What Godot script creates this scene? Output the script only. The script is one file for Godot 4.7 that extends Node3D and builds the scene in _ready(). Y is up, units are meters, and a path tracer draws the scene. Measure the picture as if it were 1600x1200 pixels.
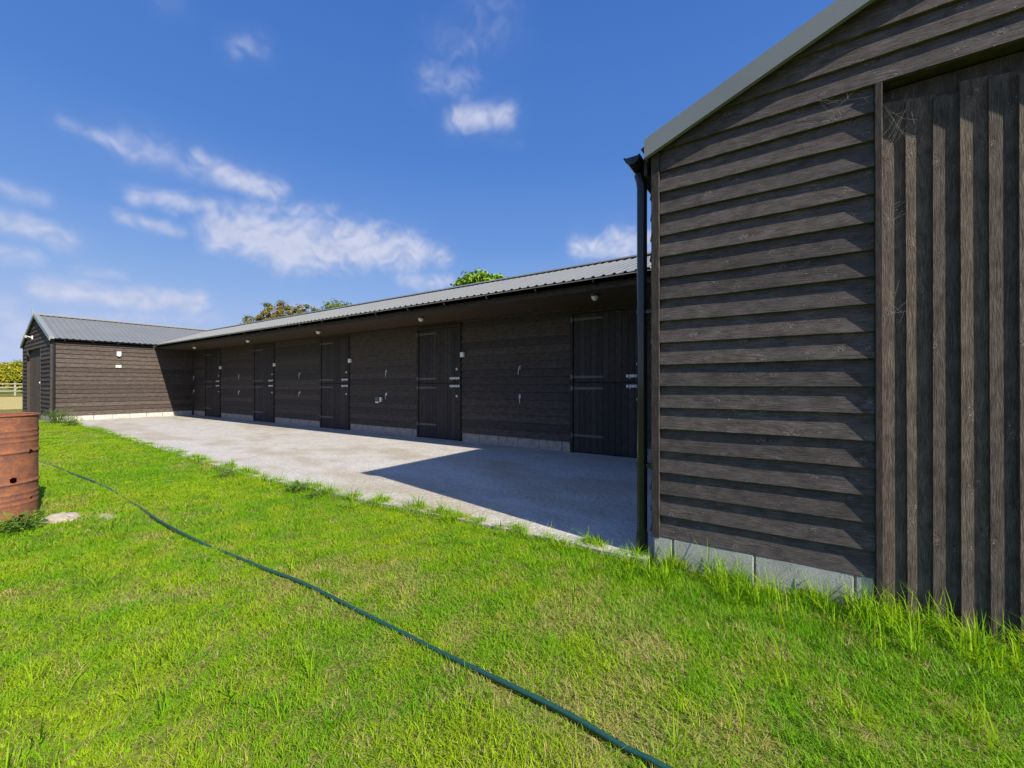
extends Node3D
# Black timber stable yard: long stable range, tack wing, barn gable, concrete yard, lawn.

class MB:
	var v := PackedVector3Array()
	var n := PackedVector3Array()
	var uv := PackedVector2Array()
	var col := PackedColorArray()
	var idx := PackedInt32Array()
	var use_col := false
	var tint := Color(1, 1, 1)
	var off := Vector2.ZERO
	func vert(p: Vector3, nn: Vector3, t: Vector2) -> int:
		v.push_back(p); n.push_back(nn); uv.push_back(t + off)
		if use_col: col.push_back(tint)
		return v.size() - 1
	# corners counter-clockwise seen from outside
	func quad(a: Vector3, b: Vector3, c: Vector3, d: Vector3, ua := Vector2.ZERO, ub := Vector2.ZERO, uc := Vector2.ZERO, ud := Vector2.ZERO) -> void:
		var nn := (b - a).cross(c - a)
		if nn.length_squared() < 1e-16: nn = (c - a).cross(d - a)
		nn = nn.normalized()
		var i := vert(a, nn, ua)
		vert(b, nn, ub); vert(c, nn, uc); vert(d, nn, ud)
		idx.append_array([i, i + 2, i + 1, i, i + 3, i + 2])
	func tri(a: Vector3, b: Vector3, c: Vector3, ua := Vector2.ZERO, ub := Vector2.ZERO, uc := Vector2.ZERO) -> void:
		var nn := (b - a).cross(c - a).normalized()
		var i := vert(a, nn, ua)
		vert(b, nn, ub); vert(c, nn, uc)
		idx.append_array([i, i + 2, i + 1])
	# smooth quad with given normals
	func squad(p: Array, nn: Array, t: Array) -> void:
		var i := v.size()
		for k in 4: vert(p[k], nn[k], t[k])
		idx.append_array([i, i + 2, i + 1, i, i + 3, i + 2])
	# chamfered box; uv in metres with u along the longest axis
	func box(lo: Vector3, hi: Vector3, c := 0.003) -> void:
		var s := hi - lo
		var la := 0
		if s.y > s.x and s.y >= s.z: la = 1
		elif s.z > s.x and s.z > s.y: la = 2
		c = minf(c, minf(s.x, minf(s.y, s.z)) * 0.3)
		var ctr := (lo + hi) * 0.5
		var hh := s * 0.5
		var P := func(sx: int, sy: int, sz: int, ax: int) -> Vector3:
			var q := Vector3(sx * (hh.x - c), sy * (hh.y - c), sz * (hh.z - c))
			q[ax] = [sx, sy, sz][ax] * hh[ax]
			return ctr + q
		var U := func(p: Vector3) -> Vector2:
			if la == 0: return Vector2(p.x, p.y + p.z)
			if la == 1: return Vector2(p.y, p.x + p.z)
			return Vector2(p.z, p.y + p.x)
		var face := func(pts: Array) -> void:
			var mid := Vector3.ZERO
			for q in pts: mid += q
			mid /= pts.size()
			var nn: Vector3 = (pts[1] - pts[0]).cross(pts[2] - pts[0])
			if nn.dot(mid - ctr) < 0: pts.reverse()
			if pts.size() == 4: quad(pts[0], pts[1], pts[2], pts[3], U.call(pts[0]), U.call(pts[1]), U.call(pts[2]), U.call(pts[3]))
			else: tri(pts[0], pts[1], pts[2], U.call(pts[0]), U.call(pts[1]), U.call(pts[2]))
		for g in [-1, 1]:
			face.call([P.call(g, -1, -1, 0), P.call(g, 1, -1, 0), P.call(g, 1, 1, 0), P.call(g, -1, 1, 0)])
			face.call([P.call(-1, g, -1, 1), P.call(1, g, -1, 1), P.call(1, g, 1, 1), P.call(-1, g, 1, 1)])
			face.call([P.call(-1, -1, g, 2), P.call(1, -1, g, 2), P.call(1, 1, g, 2), P.call(-1, 1, g, 2)])
		if c <= 0.0: return
		for a in [-1, 1]:
			for b in [-1, 1]:
				face.call([P.call(a, b, -1, 0), P.call(a, b, 1, 0), P.call(a, b, 1, 1), P.call(a, b, -1, 1)])
				face.call([P.call(a, -1, b, 0), P.call(a, 1, b, 0), P.call(a, 1, b, 2), P.call(a, -1, b, 2)])
				face.call([P.call(-1, a, b, 1), P.call(1, a, b, 1), P.call(1, a, b, 2), P.call(-1, a, b, 2)])
				for e in [-1, 1]:
					face.call([P.call(a, b, e, 0), P.call(a, b, e, 1), P.call(a, b, e, 2)])
	# tube along points
	func tube(pts: Array, r, seg := 10, caps := true) -> void:
		var m := pts.size()
		var rings := []
		var up := Vector3(0, 1, 0)
		var length := 0.0
		var prev := Vector3.ZERO
		for i in m:
			var d: Vector3 = (pts[mini(i + 1, m - 1)] - pts[maxi(i - 1, 0)]).normalized()
			if i == 0:
				up = Vector3(0, 1, 0) if absf(d.y) < 0.9 else Vector3(1, 0, 0)
			var x := up.cross(d).normalized()
			up = d.cross(x).normalized()
			var rr: float = r[i] if r is Array else r
			if i > 0: length += (pts[i] - prev).length()
			prev = pts[i]
			var ring := []
			for k in seg + 1:
				var a := TAU * k / seg
				var nn := x * cos(a) + up * sin(a)
				ring.append([pts[i] + nn * rr, nn, Vector2(length, float(k) / seg * TAU * rr)])
			rings.append(ring)
		for i in m - 1:
			for k in seg:
				var A: Array = rings[i][k]; var B: Array = rings[i][k + 1]
				var C: Array = rings[i + 1][k + 1]; var D: Array = rings[i + 1][k]
				squad([A[0], B[0], C[0], D[0]], [A[1], B[1], C[1], D[1]], [A[2], B[2], C[2], D[2]])
		if caps:
			for e in [0, m - 1]:
				for k in seg:
					if e == 0: tri(pts[0], rings[0][k + 1][0], rings[0][k][0])
					else: tri(pts[e], rings[e][k][0], rings[e][k + 1][0])
	# lathe round y: profile of Vector2(r, y), bottom to top on the outside
	func lathe(c: Vector3, prof: Array, seg := 24, skip := {}) -> void:
		for i in prof.size() - 1:
			var a: Vector2 = prof[i]; var b: Vector2 = prof[i + 1]
			var d := (b - a).normalized()
			var nr := Vector2(d.y, -d.x)
			for k in seg:
				if skip.has(Vector2i(i, k)): continue
				var t0 := TAU * k / seg; var t1 := TAU * (k + 1) / seg
				var c0 := Vector3(cos(t0), 0, -sin(t0)); var c1 := Vector3(cos(t1), 0, -sin(t1))
				var n0 := c0 * nr.x + Vector3(0, nr.y, 0); var n1 := c1 * nr.x + Vector3(0, nr.y, 0)
				squad([c + c0 * a.x + Vector3(0, a.y, 0), c + c1 * a.x + Vector3(0, a.y, 0), c + c1 * b.x + Vector3(0, b.y, 0), c + c0 * b.x + Vector3(0, b.y, 0)], [n0, n1, n1, n0], [Vector2(t0 * 0.3, a.y), Vector2(t1 * 0.3, a.y), Vector2(t1 * 0.3, b.y), Vector2(t0 * 0.3, b.y)])
	func mesh() -> ArrayMesh:
		var arr := []
		arr.resize(Mesh.ARRAY_MAX)
		arr[Mesh.ARRAY_VERTEX] = v; arr[Mesh.ARRAY_NORMAL] = n; arr[Mesh.ARRAY_TEX_UV] = uv
		if use_col: arr[Mesh.ARRAY_COLOR] = col
		arr[Mesh.ARRAY_INDEX] = idx
		var m := ArrayMesh.new()
		m.add_surface_from_arrays(Mesh.PRIMITIVE_TRIANGLES, arr)
		return m

var rng := RandomNumberGenerator.new()
var M := {}
var used := {}

func numbered(called: String) -> String:
	var k: int = used.get(called, 0)
	used[called] = k + 1
	return called if k == 0 else "%s_%03d" % [called, k]
func tag(o: Node, label := "", category := "", group := "", kind := "") -> void:
	if label: o.set_meta("label", label)
	if category: o.set_meta("category", category)
	if group: o.set_meta("group", group)
	if kind: o.set_meta("kind", kind)
func thing(called: String, at: Vector3, label: String, category: String, group := "") -> Node3D:
	var o := Node3D.new()
	o.name = numbered(called)
	add_child(o)
	o.position = at
	tag(o, label, category, group)
	return o
func part(called: String, mb: MB, mat: Material, parent: Node, world_geo := true) -> MeshInstance3D:
	var o := MeshInstance3D.new()
	o.name = called
	o.mesh = mb.mesh()
	o.material_override = mat
	parent.add_child(o, true)
	if world_geo and parent is Node3D and not parent is MeshInstance3D and parent != self: o.position = -parent.position
	return o
func top(called: String, mb: MB, mat: Material) -> MeshInstance3D:
	var o := MeshInstance3D.new()
	o.name = numbered(called)
	o.mesh = mb.mesh()
	o.material_override = mat
	add_child(o)
	return o
func roff() -> Vector2: return Vector2(rng.randf() * 1.8, rng.randf() * 0.4)

# ---------------------------------------------------------------- textures
func noise(sd: int, f: float, oct := 3, type := FastNoiseLite.TYPE_SIMPLEX_SMOOTH) -> FastNoiseLite:
	var q := FastNoiseLite.new()
	q.seed = sd; q.frequency = f; q.noise_type = type
	q.fractal_type = FastNoiseLite.FRACTAL_FBM; q.fractal_octaves = oct
	return q
func tex(img: Image) -> ImageTexture:
	img.generate_mipmaps()
	return ImageTexture.create_from_image(img)
func b8(x: float) -> int: return clampi(int(x * 255.0), 0, 255)

# colour (sRGB bytes) and height images of sawn, stained timber. Covers 1.8 x 0.6 m, grain along u.
func wood_images(sd: int, knots: int, specks: int, contrast: float) -> Array:
	var W := 1024; var H := 512
	var r := RandomNumberGenerator.new(); r.seed = sd
	var n1 := noise(sd, 1.0, 3); var n2 := noise(sd + 1, 1.0, 2); var n3 := noise(sd + 2, 1.0, 3)
	var val := PackedFloat32Array(); val.resize(W * H)
	var hgt := PackedFloat32Array(); hgt.resize(W * H)
	var warp := PackedFloat32Array(); warp.resize(W * H)
	var kn := PackedFloat32Array(); kn.resize(W * H)
	for k in knots:
		var cx := r.randf_range(60, W - 60); var cy := r.randf_range(20, H - 20); var rad := r.randf_range(5, 13)
		var R := int(rad * 5)
		for y in range(maxi(0, int(cy) - R), mini(H, int(cy) + R)):
			for x in range(maxi(0, int(cx) - R * 2), mini(W, int(cx) + R * 2)):
				var dx := (x - cx) * 0.42; var dy := y - cy
				var d := sqrt(dx * dx + dy * dy)
				warp[y * W + x] += signf(dy) * rad * 0.9 * exp(-pow(d / (rad * 1.9), 2.0)) * smoothstep(0.0, 4.0, absf(dy))
				var e := sqrt(pow((x - cx) * 0.7, 2.0) + dy * dy) + n2.get_noise_2d(x * 0.13, y * 0.16) * 6.0
				if e < rad: kn[y * W + x] = maxf(kn[y * W + x], smoothstep(rad, rad * 0.55, e))
				elif e < rad + 2.0 and dy > 0.0 and kn[y * W + x] == 0.0: kn[y * W + x] = -0.5
	for y in H:
		for x in W:
			var i := y * W + x
			var yy := y + warp[i]
			var b := smoothstep(W - 160.0, W - 1.0, x)
			var s := n1.get_noise_2d(x * 0.009, yy * 0.16)
			var t := n3.get_noise_2d(x * 0.03, yy * 0.75)
			if b > 0.0:
				s = lerpf(s, n1.get_noise_2d((x - W) * 0.009, yy * 0.16), b)
				t = lerpf(t, n3.get_noise_2d((x - W) * 0.03, yy * 0.75), b)
			var ring := sin(yy * 0.55 + s * 9.0)
			var big := n2.get_noise_2d(x * 0.012 + 50.0, y * 0.02)
			var g := 0.74 + contrast * (0.075 * s + 0.13 * t + 0.03 * ring + 0.07 * big) + r.randf_range(-0.05, 0.05)
			var h := 0.5 + 0.22 * t + 0.14 * ring + 0.10 * s + r.randf_range(-0.08, 0.08)
			var kk := kn[i]
			if kk > 0.0:
				g = lerpf(g, 0.86 + 0.75 * n3.get_noise_2d(x * 0.14, y * 0.16), kk * 0.85); h += 0.2 * kk
			elif kk < 0.0:
				g *= 0.86; h -= 0.2
			val[i] = g; hgt[i] = h
	# drying cracks
	for k in 26:
		var cx := r.randi_range(20, W - 160); var cy := r.randf_range(4, H - 4)
		for x in range(cx, cx + r.randi_range(30, 130)):
			cy = clampf(cy + r.randf_range(-0.35, 0.35), 1, H - 2)
			var i := int(cy) * W + x
			val[i] *= 0.55; hgt[i] -= 0.5
	var data := PackedByteArray(); data.resize(W * H * 3)
	var hd := PackedByteArray(); hd.resize(W * H)
	for i in W * H:
		var g := val[i] * 0.58   # the stain is dark next to the pale specks
		data[i * 3] = b8(g * 1.02); data[i * 3 + 1] = b8(g * 0.985); data[i * 3 + 2] = b8(g * 0.965)
		hd[i] = b8(hgt[i])
	var img := Image.create_from_data(W, H, false, Image.FORMAT_RGB8, data)
	for k in specks:   # droppings, seed husks and web dust caught on the rough face
		var p := Vector2i(r.randi_range(4, W - 6), r.randi_range(4, H - 5))
		var l := r.randi_range(1, 3); var c := r.randf_range(0.9, 1.0)
		for q in l:
			img.set_pixel(p.x + q, p.y + (r.randi() % 2), Color(c, c * 0.97, c * 0.93))
			if r.randf() < 0.5: img.set_pixel(p.x + q, p.y + 1, Color(c, c, c))
	return [tex(img), tex(Image.create_from_data(W, H, false, Image.FORMAT_L8, hd))]

func wood_mat(imgs: Array, c: Color, rough := 0.85, bump := 0.12) -> StandardMaterial3D:
	var m := StandardMaterial3D.new()
	m.albedo_texture = imgs[0]; m.albedo_color = Color(c.r * 1.75, c.g * 1.75, c.b * 1.75).linear_to_srgb()
	m.roughness = rough
	m.metallic_specular = 0.35
	m.heightmap_enabled = true; m.heightmap_texture = imgs[1]; m.heightmap_scale = bump
	m.uv1_scale = Vector3(1 / 1.8, 1 / 0.6, 1)
	return m
func plain(c: Color, rough := 0.6, metal := 0.0) -> StandardMaterial3D:
	var m := StandardMaterial3D.new()
	m.albedo_color = c.linear_to_srgb(); m.roughness = rough; m.metallic = metal
	return m
# mottled texture from noise: list of [frequency, octaves, amplitude], tinted between two colours (linear)
func mottled(sd: int, size: int, layers: Array, c0: Color, c1: Color, grit := 0.0, yscale := 1.0) -> ImageTexture:
	var r := RandomNumberGenerator.new(); r.seed = sd
	var sum := PackedFloat32Array(); sum.resize(size * size)
	for L in layers:
		var q := noise(sd + int(L[0] * 9000), L[0], L[1])
		var im := q.get_seamless_image(size, size, false, false, 0.15)
		im.convert(Image.FORMAT_L8)
		var d := im.get_data()
		for i in size * size: sum[i] += (d[i] / 127.5 - 1.0) * L[2]
	var data := PackedByteArray(); data.resize(size * size * 3)
	for i in size * size:
		var t := clampf(0.5 + sum[i] + r.randf_range(-grit, grit), 0.0, 1.0)
		var c := c0.lerp(c1, t).linear_to_srgb()
		data[i * 3] = b8(c.r); data[i * 3 + 1] = b8(c.g); data[i * 3 + 2] = b8(c.b)
	return tex(Image.create_from_data(size, size, false, Image.FORMAT_RGB8, data))
func height_tex(sd: int, size: int, f: float, oct: int, grit: float) -> ImageTexture:
	var r := RandomNumberGenerator.new(); r.seed = sd
	var im := noise(sd, f, oct).get_seamless_image(size, size, false, false, 0.15)
	im.convert(Image.FORMAT_L8)
	var d := im.get_data()
	for i in size * size: d[i] = b8(d[i] / 255.0 * (1.0 - grit) + r.randf() * grit)
	return tex(Image.create_from_data(size, size, false, Image.FORMAT_L8, d))
func tri_mat(t: Texture2D, scale: float, rough: float, hmap: Texture2D = null, bump := 0.1) -> StandardMaterial3D:
	var m := StandardMaterial3D.new()
	m.albedo_texture = t; m.roughness = rough
	m.uv1_triplanar = true; m.uv1_world_triplanar = true
	m.uv1_scale = Vector3(scale, scale, scale)
	if hmap:
		m.heightmap_enabled = true; m.heightmap_texture = hmap; m.heightmap_scale = bump
	return m

# ---------------------------------------------------------------- sky
const EXPOSURE := 1.5
const SKY_LEVEL := 1.0 / EXPOSURE
const CLOUDS := [[-68.6,16.9,-60.1,17.3,2.05,1],[-62.9,16.2,-54.2,17.3,2.2,1.1],[-55.8,17.9,-47.8,17.1,2.05,1],[-49.5,17.7,-43.6,16.9,1.26,0.8],[-66.8,19.6,-57.2,20.8,0.94,0.55],[-63.6,18.9,-51.1,19.5,1.1,0.6],[-81,23.2,-78.4,22.9,0.59,0.5],[-78.9,23,-76.1,22.2,0.59,0.55],[-76.6,23,-69.8,22.7,1.44,0.5],[-74.6,22.8,-71.5,22.8,1.05,0.5],[-70.9,23.6,-69.2,22.8,0.79,0.6],[-68.9,22.6,-63.2,21.9,1.1,0.8],[-75.9,18.5,-68,19.3,0.92,0.65],[-74.1,18.1,-73.1,17.9,0.52,0.5],[-77.1,16.4,-72.5,16,0.72,0.6],[-84.6,16.6,-82.6,16.5,0.79,0.55],[-84.4,14.1,-81,13.3,1.05,0.7],[-84.8,11.3,-83.2,11.3,0.92,0.6],[-82.2,8.8,-71.5,8.8,1.05,0.85],[-80.2,10.9,-77.1,10.6,0.66,0.5],[-78.9,8.7,-70.9,9.2,0.92,0.8],[-84.8,6.7,-83.3,4.7,1.18,0.6],[-81,6.5,-69.2,7.4,0.59,0.5],[-84.8,3.4,-83.7,3.2,1.05,0.4],[-67.4,33.9,-65.2,34.8,0.94,0.4],[-74.4,34.8,-72.5,35.4,0.66,0.25],[-42.8,38.8,-35.8,40.6,2.05,0.32],[-39.3,42,-35,41.6,1.73,0.28],[-45.3,35.8,-40.2,35.9,1.57,0.4],[-42.8,34.9,-40.2,34.2,1.1,0.35],[-41.5,32.3,-35,32.8,1.26,0.75],[-35.8,30.2,-33.2,30.2,0.63,0.2],[-25,18.1,-17.1,17,1.26,0.8],[-20.4,18.6,-12.4,17.5,1.42,0.8],[-48.6,13.7,-42.8,13.7,0.94,0.65],[-47.8,13.1,-43.6,12.9,0.71,0.5],[-61.5,9.5,-54.2,9.5,0.71,0.4],[-47,14.8,-42.8,13.7,0.63,0.3]]
func make_sky(sun: Vector3) -> Sky:
	var W := 2048; var H := 1024; var half := H / 2
	var dens := PackedFloat32Array(); dens.resize(W * half)
	var blobs := CLOUDS.duplicate()
	for b in blobs:
		var el0 := deg_to_rad((b[1] + b[3]) * 0.5)
		var ce := cos(el0)
		var th := deg_to_rad(b[4]) * 1.15
		var p := Vector2(deg_to_rad(b[0]) * ce, deg_to_rad(b[1])); var q := Vector2(deg_to_rad(b[2]) * ce, deg_to_rad(b[3]))
		var ex := 2.6 * th
		var x0 := int(floor((minf(p.x, q.x) - ex) / ce / TAU * W)); var x1 := int(ceil((maxf(p.x, q.x) + ex) / ce / TAU * W))
		var y0 := maxi(0, int((PI * 0.5 - maxf(p.y, q.y) - ex) / PI * H)); var y1 := mini(half - 1, int((PI * 0.5 - minf(p.y, q.y) + ex) / PI * H))
		var pq := q - p; var l2 := maxf(pq.length_squared(), 1e-8)
		for y in range(y0, y1 + 1):
			var el := PI * 0.5 - (y + 0.5) / H * PI
			for x in range(x0, x1 + 1):
				var c := Vector2((x + 0.5) / W * TAU * ce, el)
				var t := clampf((c - p).dot(pq) / l2, 0.0, 1.0)
				var d := (c - p - pq * t).length() / th
				var i := y * W + posmod(x, W)
				dens[i] = maxf(dens[i], b[5] * exp(-d * d * 0.75))
	var nz := noise(5, 1.0, 5); var nw := noise(9, 1.0, 3); var nc := noise(15, 1.0, 3)
	var stops := [[0.0, Color(0.56, 0.64, 0.86)], [5.0, Color(0.42, 0.54, 0.83)], [11.0, Color(0.27, 0.44, 0.79)], [18.0, Color(0.15, 0.315, 0.72)], [28.0, Color(0.085, 0.225, 0.62)], [42.0, Color(0.058, 0.172, 0.54)], [90.0, Color(0.045, 0.14, 0.48)]]
	var data := PackedFloat32Array(); data.resize(W * H * 3)
	for y in H:
		var el := 90.0 - (y + 0.5) / H * 180.0
		var base := Color(0.22, 0.25, 0.2)
		if el > 0.0:
			for k in stops.size() - 1:
				if el >= stops[k][0] and el <= stops[k + 1][0]:
					base = (stops[k][1] as Color).lerp(stops[k + 1][1], (el - stops[k][0]) / (stops[k + 1][0] - stops[k][0]))
		var ey := deg_to_rad(el); var ce := cos(ey); var se := sin(ey)
		for x in W:
			var i := (y * W + x) * 3
			if el <= 0.0:
				data[i] = base.r; data[i + 1] = base.g; data[i + 2] = base.b
				continue
			var az := (x + 0.5) / W * TAU
			var d := Vector3(sin(az) * ce, se, -cos(az) * ce)
			var g := pow(maxf(0.0, d.dot(sun)), 6.0)
			var c := Vector3(base.r, base.g, base.b) + Vector3(0.5, 0.5, 0.48) * g * 0.4
			var dn := dens[y * W + x]
			# beyond the view broken cloud is added, its cover tuned for fill light
			var ad := rad_to_deg(az) if az < PI else rad_to_deg(az) - 360.0
			var rest := maxf(maxf(smoothstep(22.0, 45.0, ad), smoothstep(-92.0, -115.0, ad)), smoothstep(44.0, 58.0, el))
			if rest > 0.0: dn = maxf(dn, rest * smoothstep(0.0, 0.5, nc.get_noise_3d(d.x * 2.6, d.y * 5.0, d.z * 2.6)))
			if dn > 0.02:
				var wv := nw.get_noise_3dv(d * 9.0)
				var s := Vector3(d.x * 21.0 + wv * 1.1, d.y * 34.0 + wv * 1.4, d.z * 21.0)
				var f := 0.5 + 0.62 * nz.get_noise_3dv(s) + 0.14 * nz.get_noise_3dv(s * 3.7)
				var a := smoothstep(0.08, 1.08, dn * (0.45 + 0.98 * f)) * 0.92
				a = maxf(a, dn * 0.22 * clampf(f + 0.2, 0.0, 1.0))
				var lit := clampf(0.55 + 0.5 * f, 0.0, 1.1)
				var cc := Vector3(0.60, 0.635, 0.80) * (0.72 + 0.36 * lit)
				c = c.lerp(cc, clampf(a, 0.0, 1.0))
			c *= SKY_LEVEL
			data[i] = c.x; data[i + 1] = c.y; data[i + 2] = c.z
	var img := Image.create_from_data(W, H, false, Image.FORMAT_RGBF, data.to_byte_array())
	var pm := PanoramaSkyMaterial.new()
	pm.panorama = ImageTexture.create_from_image(img)
	var sk := Sky.new(); sk.sky_material = pm
	return sk

# ---------------------------------------------------------------- building helpers
const PITCH := 0.136
# one lapped weatherboard along +X in a local frame: o origin (bottom left on the wall plane), ax along, az outwards
func weatherboard(mb: MB, o: Vector3, ax: Vector3, az: Vector3, l0: float, l1: float, r0: float, r1: float, hgt: float, proud := 0.030, slope := 0.176) -> void:
	mb.off = roff()
	var up := Vector3.UP
	var wob := [rng.randf_range(-0.003, 0.003), rng.randf_range(-0.003, 0.003), rng.randf_range(-0.003, 0.003), rng.randf_range(-0.003, 0.003)]
	var zt := maxf(proud - slope * hgt, 0.001)
	var zb := proud - 0.024
	# profile: bottom-back, bottom-front, chamfer, top-front, top-back
	var prof := [Vector2(0, zb), Vector2(0, proud - 0.002), Vector2(0.002, proud), Vector2(hgt, zt), Vector2(hgt, 0.0)]
	var segs := 3
	var P := func(k: int, s: int) -> Vector3:
		var q: Vector2 = prof[k]
		var f := q.x / hgt
		var a := lerpf(l0, l1, f); var b := lerpf(r0, r1, f)
		var x := lerpf(a, b, float(s) / segs)
		var yo: float = wob[s] if k < 3 else 0.0
		return o + ax * x + up * (q.x + yo) + az * (q.y + (yo * 0.8 if k < 4 else 0.0))
	var flip := ax.cross(up).dot(az) < 0
	for s in segs:
		for k in 3:
			var a: Vector3 = P.call(k, s); var b: Vector3 = P.call(k, s + 1); var c: Vector3 = P.call(k + 1, s + 1); var d: Vector3 = P.call(k + 1, s)
			var ua := Vector2((a - o).dot(ax), (a - o).y + (a - o).dot(az)); var ub := Vector2((b - o).dot(ax), (b - o).y + (b - o).dot(az))
			var uc := Vector2((c - o).dot(ax), (c - o).y + (c - o).dot(az)); var ud := Vector2((d - o).dot(ax), (d - o).y + (d - o).dot(az))
			if flip: mb.quad(b, a, d, c, ub, ua, ud, uc)
			else: mb.quad(a, b, c, d, ua, ub, uc, ud)
	for e in [0, segs]:
		var a: Vector3 = P.call(0, e); var b: Vector3 = P.call(2, e); var c: Vector3 = P.call(3, e); var d: Vector3 = P.call(4, e)
		if (e == 0) != flip: mb.quad(b, a, d, c)
		else: mb.quad(a, b, c, d)

# profiled steel sheets on one roof slope
func roof_slope(parent: Node, eave: Vector3, along: Vector3, length: float, rise: Vector3, mat: Material) -> void:
	var nrm := along.cross(rise).normalized()
	if nrm.y < 0: nrm = -nrm
	var n_sheets := int(ceil(length / 1.008))
	var ribs := 7
	var rp := 0.144
	for s in n_sheets:
		var mb := MB.new()
		var x0 := s * rp * ribs
		var pts := []
		for k in ribs:
			var xs := x0 + k * rp
			for q in [[0.0, 0.0], [0.046, 0.0], [0.056, 0.017], [0.088, 0.017], [0.098, 0.0]]:
				if xs + q[0] <= length: pts.append(Vector2(xs + q[0], q[1]))
		pts.append(Vector2(minf(x0 + ribs * rp, length), 0.0))
		var lift := 0.0015 * (s % 2)
		for i in pts.size() - 1:
			var A: Vector3 = eave + along * pts[i].x + nrm * (pts[i].y + lift); var B: Vector3 = eave + along * pts[i + 1].x + nrm * (pts[i + 1].y + lift)
			var q := (B - A).cross(rise)
			var uA := Vector2(pts[i].x, 0); var uB := Vector2(pts[i + 1].x, 0); var w := rise.length()
			if q.dot(nrm) > 0: mb.quad(A, B, B + rise, A + rise, uA, uB, uB + Vector2(0, w), uA + Vector2(0, w))
			else: mb.quad(B, A, A + rise, B + rise, uB, uA, uA + Vector2(0, w), uB + Vector2(0, w))
		part("roof_sheet", mb, mat, parent)

# half-round gutter along a line
func gutter(parent: Node, a: Vector3, b: Vector3, outw: Vector3, mat: Material, brackets: int, r := 0.048) -> void:
	var mb := MB.new()
	var d := b - a
	var seg := 10
	for lay in 2:
		var rr := r - 0.003 * lay
		for k in seg:
			var t0 := PI + PI * k / seg; var t1 := PI + PI * (k + 1) / seg
			var p0 := outw * cos(t0) * rr + Vector3.UP * sin(t0) * rr; var p1 := outw * cos(t1) * rr + Vector3.UP * sin(t1) * rr
			var sg := 1.0 if lay == 0 else -1.0
			mb.squad([a + p0, a + p1, a + p1 + d, a + p0 + d], [p0.normalized() * sg, p1.normalized() * sg, p1.normalized() * sg, p0.normalized() * sg], [Vector2(), Vector2(), Vector2(), Vector2()])
	for sgn in [-1.0, 1.0]:
		mb.tube([a + outw * sgn * r, b + outw * sgn * r], 0.0065, 8, false)
	# stop ends
	for e in [a, b]:
		for k in seg:
			var t0 := PI + PI * k / seg; var t1 := PI + PI * (k + 1) / seg
			mb.tri(e, e + outw * cos(t0) * r + Vector3.UP * sin(t0) * r, e + outw * cos(t1) * r + Vector3.UP * sin(t1) * r)
	var g := part("gutter", mb, mat, parent)
	for k in brackets:
		var c := a.lerp(b, (k + 0.5) / brackets)
		var bm := MB.new()
		var pts := []
		for j in 9:
			var t := PI + PI * j / 8.0
			pts.append(c + outw * cos(t) * (r + 0.006) + Vector3.UP * sin(t) * (r + 0.006))
		var dir := d.normalized()
		for j in 8:
			bm.quad(pts[j] - dir * 0.014, pts[j] + dir * 0.014, pts[j + 1] + dir * 0.014, pts[j + 1] - dir * 0.014)
		bm.box(c - outw * (r + 0.03) - Vector3.UP * 0.075 - dir.abs() * 0.016 - outw.abs() * 0.012, c - outw * (r + 0.03) + Vector3.UP * 0.01 + dir.abs() * 0.016 + outw.abs() * 0.012, 0.002)
		part("gutter_bracket", bm, M.black_plastic, g, false)

func downpipe(parent: Node, foot: Vector3, htop: float, wall_dir: Vector3, mat: Material, clips: Array, swan: Vector3) -> void:
	var mb := MB.new()
	var r := 0.033
	mb.tube([foot + Vector3(0, 0.07, 0), foot + Vector3(0, htop - 0.02, 0), foot + Vector3(0, htop + 0.02, 0) + swan * 0.3, foot + Vector3(0, htop + 0.07, 0) + swan], r, 20, false)
	var pipe := part("downpipe", mb, mat, parent)
	var sh := MB.new()
	sh.tube([foot + Vector3(0, 0.14, 0), foot + Vector3(0, 0.0, 0)], r + 0.004, 20)
	part("pipe_shoe", sh, mat, pipe, false)
	for y in clips:
		var c := MB.new()
		c.tube([foot + Vector3(0, y - 0.014, 0), foot + Vector3(0, y + 0.014, 0)], r + 0.005, 20)
		var p := foot + Vector3(0, y, 0) + wall_dir * 0.06
		var s := wall_dir.cross(Vector3.UP).abs() * 0.02
		c.box(p - wall_dir.abs() * 0.035 - s - Vector3(0, 0.012, 0), p + wall_dir.abs() * 0.035 + s + Vector3(0, 0.012, 0), 0.002)
		part("pipe_clip", c, mat, pipe, false)

# ---------------------------------------------------------------- scene
const XL := -18.60     # tack wing wall plane (faces +X)
const ZW := -6.285     # stable wall plane (faces +Z)
const ZB := -2.75      # barn gable board plane (faces +Z)
const XB := -0.764     # barn corner
const GY := -0.03      # lawn level
const SUN := Vector3(1.4, 1.0, 0.24)

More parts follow.
